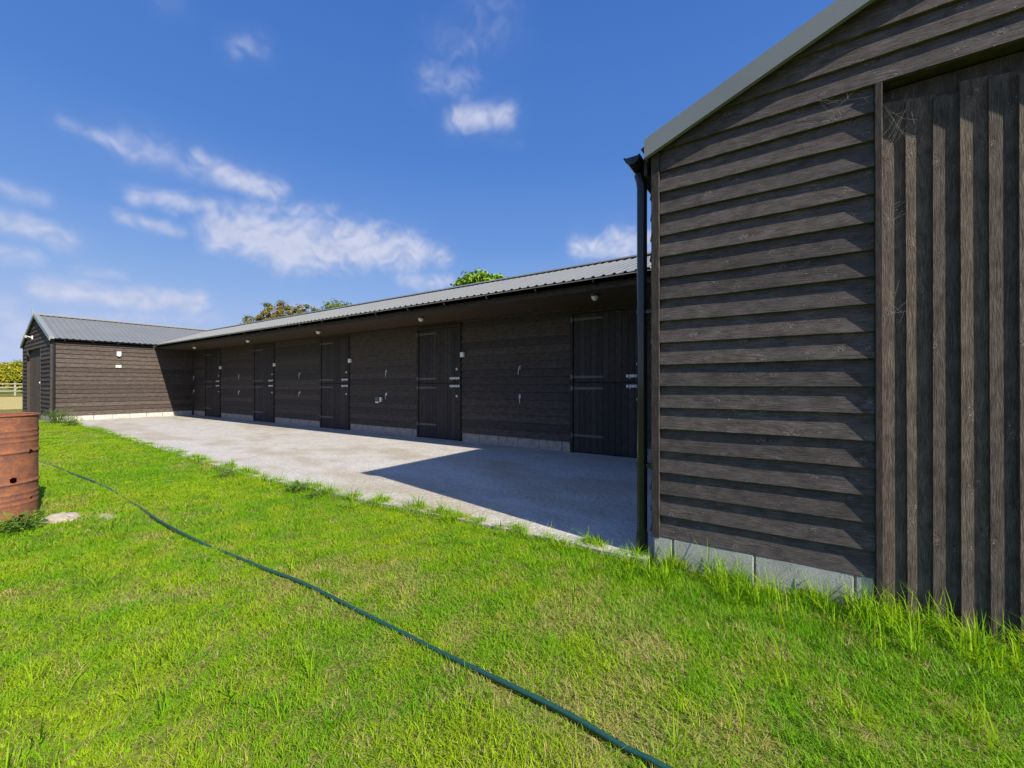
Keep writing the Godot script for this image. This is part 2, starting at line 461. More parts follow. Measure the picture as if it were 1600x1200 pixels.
func _ready() -> void:
	rng.seed = 4242
	# camera
	var cam := Camera3D.new()
	cam.name = "camera"
	cam.position = Vector3(0, 1.1, 0)
	cam.rotation = Vector3(deg_to_rad(0.17), deg_to_rad(34.1), 0)
	cam.fov = 85.0
	cam.near = 0.05; cam.far = 600.0
	add_child(cam)
	cam.current = true
	# sky and exposure
	var env := Environment.new()
	env.background_mode = Environment.BG_SKY
	env.sky = make_sky(SUN.normalized())
	env.background_energy_multiplier = 1.0
	env.tonemap_mode = Environment.TONE_MAPPER_LINEAR
	env.tonemap_exposure = EXPOSURE
	env.sdfgi_enabled = true; env.ssao_enabled = true; env.ssil_enabled = true
	var we := WorldEnvironment.new()
	we.name = "environment"; we.environment = env
	add_child(we)
	# sun
	var sun := DirectionalLight3D.new()
	sun.name = "sun"
	sun.light_energy = 1.6
	sun.light_color = Color(1.0, 0.955, 0.88)
	sun.light_angular_distance = 0.53
	sun.shadow_enabled = true
	add_child(sun)
	sun.look_at_from_position(SUN, Vector3.ZERO, Vector3.UP)
	make_materials()
	print("materials ", Time.get_ticks_msec())
	ground()
	stable_range()
	tack_wing()
	barn()
	print("buildings ", Time.get_ticks_msec())
	fittings()
	drum_and_hose()
	background()
	print("background ", Time.get_ticks_msec())
	grass()
	print("done ", Time.get_ticks_msec())

func make_materials() -> void:
	var wa := wood_images(11, 34, 230, 1.7)
	var wb := wood_images(23, 24, 40, 1.8)
	M.barn = [wood_mat(wa, Color(0.29, 0.268, 0.278), 0.8, 0.2), wood_mat(wa, Color(0.25, 0.23, 0.238), 0.8, 0.2), wood_mat(wa, Color(0.325, 0.297, 0.30), 0.8, 0.2)]
	M.barn_door = [wood_mat(wb, Color(0.34, 0.292, 0.265), 0.85, 0.2), wood_mat(wb, Color(0.28, 0.25, 0.235), 0.85, 0.2), wood_mat(wb, Color(0.39, 0.335, 0.295), 0.85, 0.2)]
	M.post = wood_mat(wb, Color(0.2, 0.178, 0.172), 0.8, 0.1)
	M.wing = [wood_mat(wa, Color(0.255, 0.223, 0.206), 0.85, 0.14), wood_mat(wb, Color(0.21, 0.18, 0.165), 0.85, 0.14), wood_mat(wa, Color(0.3, 0.262, 0.242), 0.85, 0.14)]
	M.stable = [wood_mat(wb, Color(0.225, 0.19, 0.168), 0.75, 0.14), wood_mat(wb, Color(0.18, 0.158, 0.15), 0.75, 0.14), wood_mat(wb, Color(0.27, 0.225, 0.195), 0.75, 0.14)]
	M.door = [wood_mat(wb, Color(0.13, 0.118, 0.118), 0.7, 0.1), wood_mat(wb, Color(0.16, 0.143, 0.138), 0.7, 0.1), wood_mat(wb, Color(0.108, 0.101, 0.104), 0.7, 0.1)]
	M.soffit = wood_mat(wb, Color(0.27, 0.205, 0.152), 0.85, 0.08)
	M.frame = wood_mat(wb, Color(0.155, 0.122, 0.10), 0.8, 0.1)
	M.core = plain(Color(0.03, 0.028, 0.027), 0.9)
	M.hinge = plain(Color(0.10, 0.095, 0.095), 0.55, 0.2)
	M.galv = plain(Color(0.66, 0.67, 0.68), 0.4, 0.2)
	M.black_plastic = plain(Color(0.016, 0.018, 0.021), 0.12)
	M.gutter = plain(Color(0.27, 0.25, 0.215), 0.35)
	M.white_plastic = plain(Color(0.78, 0.78, 0.76), 0.4)
	M.lamp_grey = plain(Color(0.35, 0.34, 0.30), 0.5)
	M.lamp_glass = plain(Color(0.80, 0.78, 0.70), 0.25)
	M.web = plain(Color(0.36, 0.34, 0.31), 0.9)
	M.grey_plastic = plain(Color(0.07, 0.075, 0.08), 0.45)
	# roof: slate grey coated steel with faint grime
	var rt := mottled(31, 512, [[0.006, 3, 0.35], [0.03, 3, 0.25]], Color(0.155, 0.168, 0.17), Color(0.2, 0.21, 0.212), 0.12)
	M.roof = tri_mat(rt, 0.35, 0.42)
	M.barge = tri_mat(mottled(33, 256, [[0.01, 3, 0.4]], Color(0.22, 0.24, 0.245), Color(0.26, 0.28, 0.285), 0.1), 0.6, 0.4)
	# concrete: pale brushed slab with buff stains
	var cr := RandomNumberGenerator.new(); cr.seed = 9
	var ct := mottled(41, 1024, [[0.006, 4, 0.12], [0.03, 4, 0.2], [0.09, 3, 0.34]], Color(0.31, 0.303, 0.287), Color(0.66, 0.645, 0.62), 0.2)
	M.concrete = tri_mat(ct, 0.33, 0.85, height_tex(43, 512, 0.09, 3, 0.35), 0.9)
	M.concrete.vertex_color_use_as_albedo = true
	var bt := mottled(51, 512, [[0.012, 4, 0.35], [0.08, 3, 0.25]], Color(0.34, 0.335, 0.315), Color(0.58, 0.565, 0.535), 0.3)
	M.block = tri_mat(bt, 1.2, 0.9, height_tex(53, 512, 0.15, 3, 0.5), 0.3)
	var bt2 := mottled(55, 512, [[0.010, 4, 0.45], [0.06, 3, 0.25]], Color(0.25, 0.20, 0.165), Color(0.46, 0.41, 0.36), 0.22)
	M.block_stained = tri_mat(bt2, 1.0, 0.9, height_tex(53, 512, 0.15, 3, 0.5), 0.3)
	M.rust = tri_mat(mottled(61, 1024, [[0.007, 4, 0.6], [0.03, 4, 0.45], [0.12, 2, 0.25]], Color(0.11, 0.05, 0.05), Color(0.30, 0.11, 0.042), 0.12), 1.4, 0.8, height_tex(63, 512, 0.06, 4, 0.25), 0.15)
	M.rust_in = tri_mat(mottled(65, 512, [[0.02, 4, 0.6]], Color(0.20, 0.05, 0.03), Color(0.34, 0.09, 0.05), 0.1), 1.4, 0.9)
	M.hose = tri_mat(mottled(67, 256, [[0.05, 3, 0.5]], Color(0.006, 0.045, 0.04), Color(0.02, 0.10, 0.085), 0.35), 9.0, 0.5)
	M.stone = tri_mat(mottled(71, 256, [[0.02, 4, 0.5]], Color(0.34, 0.30, 0.23), Color(0.55, 0.50, 0.41), 0.15), 2.0, 0.9, height_tex(73, 256, 0.06, 4, 0.3), 0.5)
	var soil := mottled(81, 1024, [[0.008, 4, 0.35], [0.05, 4, 0.45]], Color(0.075, 0.11, 0.015), Color(0.31, 0.25, 0.11), 0.22)
	M.ground = tri_mat(soil, 0.7, 0.95, height_tex(83, 512, 0.06, 4, 0.3), 1.0)
	M.ground.vertex_color_use_as_albedo = true
	M.ground.metallic_specular = 0.1
	for k in ["grass", "leaf"]:
		var g := StandardMaterial3D.new()
		g.vertex_color_use_as_albedo = true
		g.roughness = 0.55
		g.metallic_specular = 0.35
		g.cull_mode = BaseMaterial3D.CULL_DISABLED
		g.backlight_enabled = true
		g.backlight = Color(0.85, 0.9, 0.4) if k == "grass" else Color(0.5, 0.55, 0.25)
		M[k] = g
	M.stalk = plain(Color(0.11, 0.17, 0.03), 0.7)
	M.bark = tri_mat(mottled(91, 256, [[0.03, 4, 0.5]], Color(0.10, 0.08, 0.06), Color(0.2, 0.165, 0.13), 0.15), 1.0, 0.95)
	M.rail = tri_mat(mottled(93, 256, [[0.03, 4, 0.5]], Color(0.24, 0.25, 0.18), Color(0.36, 0.36, 0.27), 0.1), 1.0, 0.9)
	M.hay = tri_mat(mottled(95, 512, [[0.01, 4, 0.4], [0.06, 3, 0.3]], Color(0.33, 0.30, 0.10), Color(0.55, 0.45, 0.22), 0.2), 0.25, 0.95)
	M.hay.metallic_specular = 0.1

var bump_n := FastNoiseLite.new()
func gheight(x: float, z: float) -> float:
	return GY + bump_n.get_noise_2d(x, z) * 0.018

const EDGE := [[-40.0, -3.0], [-18.6, -2.98], [-14.0, -2.84], [-7.5, -2.52], [-5.4, -2.46], [-3.7, -2.52], [-2.4, -2.62], [-0.78, -2.68], [6.0, -2.72]]
func edge_z(x: float) -> float:
	for i in EDGE.size() - 1:
		if x <= EDGE[i + 1][0]:
			return lerpf(EDGE[i][1], EDGE[i + 1][1], clampf((x - EDGE[i][0]) / (EDGE[i + 1][0] - EDGE[i][0]), 0, 1))
	return -2.72

func ground() -> void:
	bump_n.seed = 3; bump_n.frequency = 0.9; bump_n.fractal_octaves = 2
	var xs := []; var zs := []
	var x := -26.0
	while x < 6.0: xs.append(x); x += 0.2
	var z := -4.0
	while z < 4.0: zs.append(z); z += 0.2
	xs = [-400.0, -150.0, -95.0, -80.0, -60.0, -48.0, -38.0, -32.0, -28.0] + xs + [12.0, 40.0, 150.0, 400.0]
	zs = [-400.0, -150.0, -60.0, -30.0, -14.0, -8.0, -6.0, -5.0] + zs + [6.0, 12.0, 40.0, 150.0, 400.0]
	var mb := MB.new(); mb.use_col = true
	var field := Color(1.15, 1.0, 0.55)
	for zz in zs:
		for xx in xs:
			var near: bool = xx > -26.5 and xx < 6.0 and zz > -4.1 and zz < 4.0
			var c := Color(0.9, 1.0, 0.8)
			mb.tint = c
			mb.vert(Vector3(xx, gheight(xx, zz) if near else GY, zz), Vector3.UP, Vector2(xx, zz))
	var nx := xs.size()
	for j in zs.size() - 1:
		for i in nx - 1:
			var a := j * nx + i
			mb.idx.append_array([a, a + 1, a + nx, a + 1, a + nx + 1, a + nx])
	var g := top("ground", mb, M.ground)
	tag(g, "mown lawn soil with thatch running out to the pasture", "ground", "", "structure")
	# mown hay lying in the pasture beyond the wing
	var hb := MB.new()
	var edge := []
	for k in 13: edge.append([-30.0 - 32.0 * k / 12.0, 5.0 + 1.6 * sin(k * 1.7), -22.0 - 1.5 * cos(k * 2.3)])
	for k in 12: hb.quad(Vector3(edge[k + 1][0], GY + 0.012, edge[k + 1][1]), Vector3(edge[k][0], GY + 0.012, edge[k][1]), Vector3(edge[k][0], GY + 0.012, edge[k][2]), Vector3(edge[k + 1][0], GY + 0.012, edge[k + 1][2]))
	tag(top("pasture", hb, M.hay), "pale cut hay lying in the pasture beyond the wing", "pasture", "", "structure")
	# yard slab
	var sb := MB.new()
	var r := RandomNumberGenerator.new(); r.seed = 6
	sb.use_col = true
	var st1 := noise(61, 0.5, 4); var st2 := noise(62, 1.9, 3)
	var px := XL - 0.3
	var cols := []
	while px < XB + 0.051:
		var e := edge_z(px) + r.randf_range(-0.012, 0.012)
		var cur := [Vector3(px, -0.12, e), Vector3(px, -0.008, e), Vector3(px, 0.0, e - 0.01)]
		for k in range(1, 33): cur.append(Vector3(px, 0.0, lerpf(e - 0.01, -6.5, k / 32.0)))
		cols.append(cur)
		px += 0.125
	for cur in cols:
		for k in cur.size():
			var p: Vector3 = cur[k]
			# buff silt stains left by run-off, drawn out along the yard
			var t := smoothstep(-0.05, 0.5, st1.get_noise_2d(p.x * 0.45, p.z * 1.1) + 0.45 * st2.get_noise_2d(p.x * 0.5, p.z * 1.6))
			var w := 1.0 + 0.16 * st2.get_noise_2d(p.x * 0.8 + 40.0, p.z * 1.7)
			sb.tint = Color(w, w * 0.985, w * 0.96).lerp(Color(0.76, 0.69, 0.55), t * 0.7)
			sb.vert(p, Vector3.UP if k >= 2 else Vector3.BACK, Vector2(p.x, p.z))
	var nk: int = cols[0].size()
	for i in cols.size() - 1:
		for k in nk - 1:
			var a := i * nk + k
			sb.idx.append_array([a, a + 1, a + nk, a + nk, a + 1, a + nk + 1])
	var slab := top("concrete_yard", sb, M.concrete)
	tag(slab, "pale brushed concrete yard slab in front of the stables", "concrete yard", "", "structure")

# ------------------------------------------------ stables
const DOORW := 1.12
func door_left(k: int) -> float: return -3.02 - 3.6 * k

func stable_door(root: Node3D, xl: float, k: int) -> void:
	var xr := xl + DOORW
	# frame
	var fr := MB.new(); fr.off = roff()
	fr.box(Vector3(xl - 0.055, 0.0, ZW - 0.01), Vector3(xl - 0.004, 2.262, ZW + 0.048))
	fr.box(Vector3(xr + 0.004, 0.0, ZW - 0.01), Vector3(xr + 0.055, 2.262, ZW + 0.048))
	fr.box(Vector3(xl - 0.055, 2.264, ZW - 0.01), Vector3(xr + 0.055, 2.315, ZW + 0.048))
	part("door_frame", fr, M.frame, root)
	for half in 2:
		var y0 := 0.018 if half == 0 else 1.150
		var y1 := 1.138 if half == 0 else 2.256
		var back := MB.new()
		back.box(Vector3(xl + 0.002, y0, ZW - 0.012), Vector3(xr - 0.002, y1, ZW + 0.008), 0.001)
		var leaf := part("lower_door" if half == 0 else "upper_door", back, M.core, root)
		var n := 11
		var w := (DOORW - 0.008) / n
		for i in n:
			var p := MB.new(); p.off = roff()
			var dz := rng.randf_range(-0.0012, 0.0012)
			p.box(Vector3(xl + 0.004 + i * w + 0.0008, y0, ZW + 0.009), Vector3(xl + 0.004 + (i + 1) * w - 0.0008, y1, ZW + 0.030 + dz), 0.004)
			part("plank", p, M.door[rng.randi() % 3], leaf, false)
		for hy in ([0.285, 1.05] if half == 0 else [1.235, 2.17]):
			var h := MB.new()
			var z0 := ZW + 0.0315; var z1 := ZW + 0.037
			var pts := [Vector2(0.0, -0.022), Vector2(0.50, -0.016), Vector2(0.525, 0.0), Vector2(0.50, 0.016), Vector2(0.0, 0.022)]
			for i in 5:
				var a: Vector2 = pts[i]; var b: Vector2 = pts[(i + 1) % 5]
				h.quad(Vector3(xl + a.x, hy + a.y, z0), Vector3(xl + b.x, hy + b.y, z0), Vector3(xl + b.x, hy + b.y, z1), Vector3(xl + a.x, hy + a.y, z1))
			h.quad(Vector3(xl, hy - 0.022, z1), Vector3(xl + 0.50, hy - 0.016, z1), Vector3(xl + 0.50, hy + 0.016, z1), Vector3(xl, hy + 0.022, z1))
			h.tri(Vector3(xl + 0.50, hy - 0.016, z1), Vector3(xl + 0.525, hy, z1), Vector3(xl + 0.50, hy + 0.016, z1))
			h.tube([Vector3(xl - 0.002, hy - 0.03, ZW + 0.052), Vector3(xl - 0.002, hy + 0.03, ZW + 0.052)], 0.011, 10)
			h.box(Vector3(xl - 0.045, hy - 0.04, ZW + 0.0485), Vector3(xl - 0.012, hy + 0.04, ZW + 0.054), 0.001)
			for i in 3: h.tube([Vector3(xl + 0.08 + i * 0.17, hy, z1), Vector3(xl + 0.08 + i * 0.17, hy, z1 + 0.005)], 0.008, 8)
			part("strap_hinge", h, M.hinge, leaf, false)
		# galvanised bolt
		var by := 1.085 if half == 0 else 1.24
		var b := MB.new()
		b.box(Vector3(xr - 0.235, by - 0.022, ZW + 0.032), Vector3(xr - 0.02, by + 0.022, ZW + 0.037), 0.001)
		b.tube([Vector3(xr - 0.225, by, ZW + 0.052), Vector3(xr + 0.035, by, ZW + 0.052)], 0.009, 10)
		for q in [-0.215, -0.12, -0.04]: b.box(Vector3(xr + q, by - 0.02, ZW + 0.037), Vector3(xr + q + 0.022, by + 0.02, ZW + 0.064), 0.003)
		b.box(Vector3(xr + 0.012, by - 0.024, ZW + 0.049), Vector3(xr + 0.038, by + 0.024, ZW + 0.066), 0.003)
		b.tube([Vector3(xr - 0.165, by, ZW + 0.052), Vector3(xr - 0.165, by - 0.03, ZW + 0.066), Vector3(xr - 0.165, by - 0.045, ZW + 0.066)], 0.006, 8)
		part("bolt", b, M.galv, leaf, false)
		# round eye plate that takes the cabin hook
		var ey := 0.885 if half == 0 else 1.42
		var e := MB.new()
		e.tube([Vector3(xr - 0.055, ey, ZW + 0.030), Vector3(xr - 0.055, ey, ZW + 0.036)], 0.024, 14)
		e.tube([Vector3(xr - 0.055, ey, ZW + 0.036), Vector3(xr - 0.055, ey, ZW + 0.055)], 0.009, 10)
		part("hook_eye", e, M.galv, leaf, false)

func stable_range() -> void:
	var root := thing("stable_building", Vector3(-9.0, 0, ZW), "long black timber stable range with five split doors and deep eaves", "stable")
	# core walls
	var c := MB.new()
	c.box(Vector3(XL - 2.4, -0.05, -10.0), Vector3(3.9, 2.45, ZW - 0.013), 0.0)
	part("wall", c, M.core, root)
	# gables of the roof space are closed by the neighbouring wings
	var xs := [XL + 0.03]
	for k in range(4, -1, -1):
		xs.append(door_left(k) - 0.057); xs.append(door_left(k) + DOORW + 0.057)
	xs.append(XB + 0.0)
	for s in range(0, xs.size(), 2):
		var a: float = xs[s]; var b: float = xs[s + 1]
		# block plinth
		var x := a
		while x < b - 0.02:
			var x1 := minf(x + 0.44, b)
			var p := MB.new()
			p.box(Vector3(x + 0.004, -0.06, ZW - 0.02), Vector3(x1 - 0.004, 0.172, ZW + 0.004 + rng.randf_range(0, 0.003)), 0.004)
			part("plinth_block", p, M.block_stained, root)
			x += 0.44
		var y := 0.165
		for r in 17:
			var hgt := minf(PITCH + 0.02, 2.378 - y)
			if hgt < 0.02: break
			var w := MB.new()
			weatherboard(w, Vector3(a, y, ZW), Vector3.RIGHT, Vector3.BACK, 0, 0, b - a, b - a, hgt, 0.030, 0.176)
			part("board", w, M.stable[rng.randi() % 3], root)
			y += PITCH
	for k in 5:
		var w := MB.new()
		var a := door_left(k) - 0.055
		weatherboard(w, Vector3(a, 2.317, ZW), Vector3.RIGHT, Vector3.BACK, 0, 0, DOORW + 0.11, DOORW + 0.11, 0.06, 0.030, 0.176)
		part("board", w, M.stable[k % 3], root)
		stable_door(root, door_left(k), k)
	# corner batten
	var cb := MB.new(); cb.box(Vector3(XL + 0.031, 0.15, ZW + 0.0), Vector3(XL + 0.075, 2.37, ZW + 0.042))
	part("corner_batten", cb, M.frame, root)
	# soffit panels, fascia
	var zf := -5.25
	var x := XL + 0.02
	while x < XB - 0.02:
		var x1 := minf(x + 2.4, XB - 0.01)
		var p := MB.new(); p.off = roff()
		p.box(Vector3(x + 0.002, 2.380, ZW - 0.012), Vector3(x1 - 0.002, 2.398, zf), 0.002)
		part("soffit_panel", p, M.soffit, root)
		x += 2.4
	x = XL - 0.1
	while x < XB - 0.02:
		var x1 := minf(x + 3.9, XB - 0.01)
		var p := MB.new(); p.off = roff()
		p.box(Vector3(x + 0.001, 2.366, zf + 0.002), Vector3(x1 - 0.001, 2.505, zf + 0.024), 0.002)
		part("fascia_board", p, M.stable[1], root)
		x += 3.9
	gutter(root, Vector3(XL + 0.12, 2.485, -5.155), Vector3(XB - 0.10, 2.485, -5.155), Vector3.BACK, M.gutter, 20)
	# roof
	var roof := Node3D.new(); roof.name = "roof"; root.add_child(roof); 
	var rise := Vector3(0, 0.37 * 2.48, -2.48)
	roof_slope_world(roof, root, Vector3(-21.0, 2.522, -5.17), Vector3.RIGHT, 22.6, rise)
	roof_slope_world(roof, root, Vector3(-21.0, 2.522, -10.13), Vector3.RIGHT, 24.9, Vector3(0, 0.37 * 2.48, 2.48))
	var rc := MB.new()
	ridge_cap(rc, Vector3(-21.0, 2.522 + 0.37 * 2.48, -7.65), Vector3(3.9, 2.522 + 0.37 * 2.48, -7.65), Vector3.BACK)
	var rcp := part("ridge_cap", rc, M.barge, roof, false); rcp.position = -root.position
	# closing boards between fascia and roof underside
	var sl := MB.new()
	sl.quad(Vector3(-21.0, 2.50, -5.24), Vector3(1.6, 2.50, -5.24), Vector3(1.6, 3.40, -7.65), Vector3(-21.0, 3.40, -7.65))
	sl.quad(Vector3(-21.0, 3.40, -7.65), Vector3(3.8, 3.40, -7.65), Vector3(3.8, 2.48, -10.05), Vector3(-21.0, 2.48, -10.05))
	part("roof_lining", sl, M.core, root)

func roof_slope_world(roof: Node3D, root: Node3D, eave: Vector3, along: Vector3, length: float, rise: Vector3) -> void:
	roof_slope(roof, eave - root.position, along, length, rise, M.roof)
	for ch in roof.get_children(): ch.position = ch.position if ch.name == "ridge_cap" else Vector3.ZERO

# folded ridge flashing: two flat wings 0.13 m each with a rolled top
func ridge_cap(mb: MB, a: Vector3, b: Vector3, side: Vector3) -> void:
	var k := 0.37
	for s in [-1.0, 1.0]:
		var o: Vector3 = side * s
		var p0 := Vector3(0, 0.052, 0); var p1 := o * 0.14 + Vector3(0, 0.052 - k * 0.14, 0); var p2 := p1 + Vector3(0, -0.012, 0)
		if s < 0:
			mb.quad(a + p0, b + p0, b + p1, a + p1); mb.quad(a + p1, b + p1, b + p2, a + p2)
		else:
			mb.quad(b + p0, a + p0, a + p1, b + p1); mb.quad(b + p1, a + p1, a + p2, b + p2)
	mb.tube([a + Vector3(0, 0.05, 0), b + Vector3(0, 0.05, 0)], 0.012, 8)

# ------------------------------------------------ gable end with a boarded double door
func gable_end(root: Node3D, x0: float, x1: float, zp: float, dl: float, dr: float, ybase: float, rows: int, slope: float, eave_y: float, mats: Array, door_mats: Array, detail: bool) -> void:
	# zp: board plane; door sits 0.13 m back
	var xm := (x0 + x1) * 0.5
	var roof_y := func(x: float) -> float: return eave_y + slope * (minf(x - x0, x1 - x) + 0.07) - 0.02
	var head := ybase + rows * PITCH
	var corner_w := 0.052
	for sd in 2:
		var a := x0 + corner_w if sd == 0 else dr + 0.03
		var b := dl - 0.03 if sd == 0 else x1 - corner_w
		for r in rows:
			var w := MB.new()
			weatherboard(w, Vector3(a, ybase + r * PITCH, zp), Vector3.RIGHT, Vector3.BACK, 0, 0, b - a, b - a, PITCH + 0.02)
			part("board", w, mats[rng.randi() % 3], root)
	var y := head
	while true:
		# board ends follow the roof slope
		var f := func(yy: float) -> float: return maxf(x0 + corner_w, x0 - 0.07 + (yy + 0.02 - eave_y) / slope)
		var la: float = f.call(y); var lb: float = f.call(y + PITCH + 0.02)
		if lb > xm - 0.05: break
		var w := MB.new()
		weatherboard(w, Vector3(0, y, zp), Vector3.RIGHT, Vector3.BACK, la, lb, 2 * xm - la, 2 * xm - lb, PITCH + 0.02)
		part("board", w, mats[rng.randi() % 3], root)
		y += PITCH
	# corner posts
	for sd in 2:
		var p := MB.new(); p.off = roff()
		var a := x0 if sd == 0 else x1 - corner_w
		p.box(Vector3(a, ybase - 0.01, zp - 0.03), Vector3(a + corner_w - 0.002, roof_y.call(x0 + 0.02) - 0.01, zp + 0.036), 0.003)
		part("corner_post", p, M.post, root)
	# door posts and head
	for sd in 2:
		var p := MB.new(); p.off = roff()
		var a := dl - 0.03 if sd == 0 else dr
		p.box(Vector3(a + 0.001, 0.0, zp - 0.14), Vector3(a + 0.030, head - 0.002, zp + 0.037), 0.003)
		part("door_post", p, M.post, root)
	var hb := MB.new(); hb.off = roff()
	hb.box(Vector3(dl + 0.001, head + 0.004, zp - 0.16), Vector3(dr - 0.001, head + 0.05, zp + 0.003), 0.002)
	part("door_head", hb, M.post, root)
	# doors
	var zd := zp - 0.058
	for leafn in 2:
		var a := dl + 0.004 if leafn == 0 else (dl + dr) * 0.5 + 0.004
		var b := (dl + dr) * 0.5 - 0.004 if leafn == 0 else dr - 0.004
		var bk := MB.new(); bk.off = roff()
		bk.box(Vector3(a, -0.04, zd - 0.04), Vector3(b, head - 0.006, zd), 0.002)
		var leaf := part("barn_door", bk, M.post, root)
		var n := int(round((b - a) / 0.0955))
		var w := (b - a) / n
		for i in n:
			# overlapping boards: the left edge stands proud on its neighbour
			var p := MB.new(); p.off = roff()
			var xa := a + i * w; var xb := a + (i + 1) * w + 0.018
			var lean := rng.randf_range(-0.003, 0.003)
			var yt := head - 0.075 - 0.012 * (i % 3) - rng.randf_range(0.0, 0.02)
			var y0 := -0.045
			var t := 0.017 + rng.randf_range(-0.002, 0.003)
			var sg := 3
			for s in sg:
				var ya := lerpf(y0, yt, float(s) / sg); var yb := lerpf(y0, yt, float(s + 1) / sg)
				var oa := lean * s / sg + (0.0015 * sin(i * 2.1 + s)); var ob := lean * (s + 1) / sg + (0.0015 * sin(i * 2.1 + s + 1))
				var za := zd + 0.004 + t + 0.006; var zb := zd + 0.003
				if i == n - 1: xb = b
				var A := Vector3(xa + oa, ya, za); var B := Vector3(xb + oa, ya, zb + 0.004); var C := Vector3(xb + ob, yb, zb + 0.004); var D := Vector3(xa + ob, yb, za)
				var A2 := Vector3(xa + oa, ya, zd + 0.001); var D2 := Vector3(xa + ob, yb, zd + 0.001)
				p.quad(A, B, C, D, Vector2(ya, 0), Vector2(ya, w), Vector2(yb, w), Vector2(yb, 0))
				p.quad(A2, A, D, D2, Vector2(ya, 0.0), Vector2(ya, 0.02), Vector2(yb, 0.02), Vector2(yb, 0.0))
				if s == sg - 1: p.quad(D, C, Vector3(C.x, C.y, zd), D2)
			part("plank", p, door_mats[rng.randi() % 3], leaf, false)
	# block plinth
	for sd in 2:
		var a := x0 + 0.01 if sd == 0 else dr + 0.032
		var b := dl - 0.032 if sd == 0 else x1 - 0.01
		var x := a
		var k := 0
		while x < b - 0.01:
			var xe := minf(x + (0.12 if k == 0 else 0.44), b)
			var p := MB.new()
			p.box(Vector3(x + 0.005, -0.15, zp - 0.10), Vector3(xe - 0.005, ybase - 0.001, zp + 0.027 + rng.randf_range(0, 0.003)), 0.004)
			part("plinth_block", p, M.block if detail else M.block_stained, root)
			x = xe; k += 1
		var mo := MB.new()
		mo.box(Vector3(a, -0.15, zp - 0.09), Vector3(b, ybase - 0.003, zp + 0.018), 0.001)
		part("mortar", mo, M.block_stained, root)
	# wall behind the boards, with the gable
	var cw := MB.new()
	cw.box(Vector3(x0 + 0.005, ybase, zp - 0.10), Vector3(dl - 0.034, head + 0.05, zp - 0.003), 0.0)
	cw.box(Vector3(dr + 0.034, ybase, zp - 0.10), Vector3(x1 - 0.005, head + 0.05, zp - 0.003), 0.0)
	cw.quad(Vector3(x0, head + 0.05, zp - 0.003), Vector3(x1, head + 0.05, zp - 0.003), Vector3(xm + 0.2, roof_y.call(xm) - 0.1, zp - 0.003), Vector3(xm - 0.2, roof_y.call(xm) - 0.1, zp - 0.003))
	part("gable_wall", cw, M.core, root)

func barge_flashing(root: Node3D, x0: float, x1: float, z0: float, z1: float, eave_y: float, slope: float) -> void:
	# folded metal verge trim up both slopes, 0.12 m face, z0 back, z1 front
	var xm := (x0 + x1) * 0.5
	var ye := eave_y + 0.045
	var yr := ye + slope * (xm - x0)
	for sd in 2:
		var mb := MB.new()
		var xa := x0 if sd == 0 else x1
		var a := Vector3(xa, ye, z1); var b := Vector3(xm, yr, z1)
		var dn := Vector3(0, -0.118, 0)
		var bk := Vector3(0, 0, z0 - z1)
		if sd == 1: var t := a; a = b; b = t
		mb.quad(a + dn, b + dn, b, a)
		mb.quad(a, b, b + bk, a + bk)
		mb.quad(a + dn + Vector3(0, 0, -0.03), b + dn + Vector3(0, 0, -0.03), b + dn, a + dn)
		mb.quad(a + Vector3(0, 0, -0.004) + dn, a + Vector3(0, 0, -0.004), b + Vector3(0, 0, -0.004), b + Vector3(0, 0, -0.004) + dn)
		var end := a if sd == 0 else b
		mb.quad(end + bk + dn, end + dn, end, end + bk)
		part("verge_flashing", mb, M.barge, root)

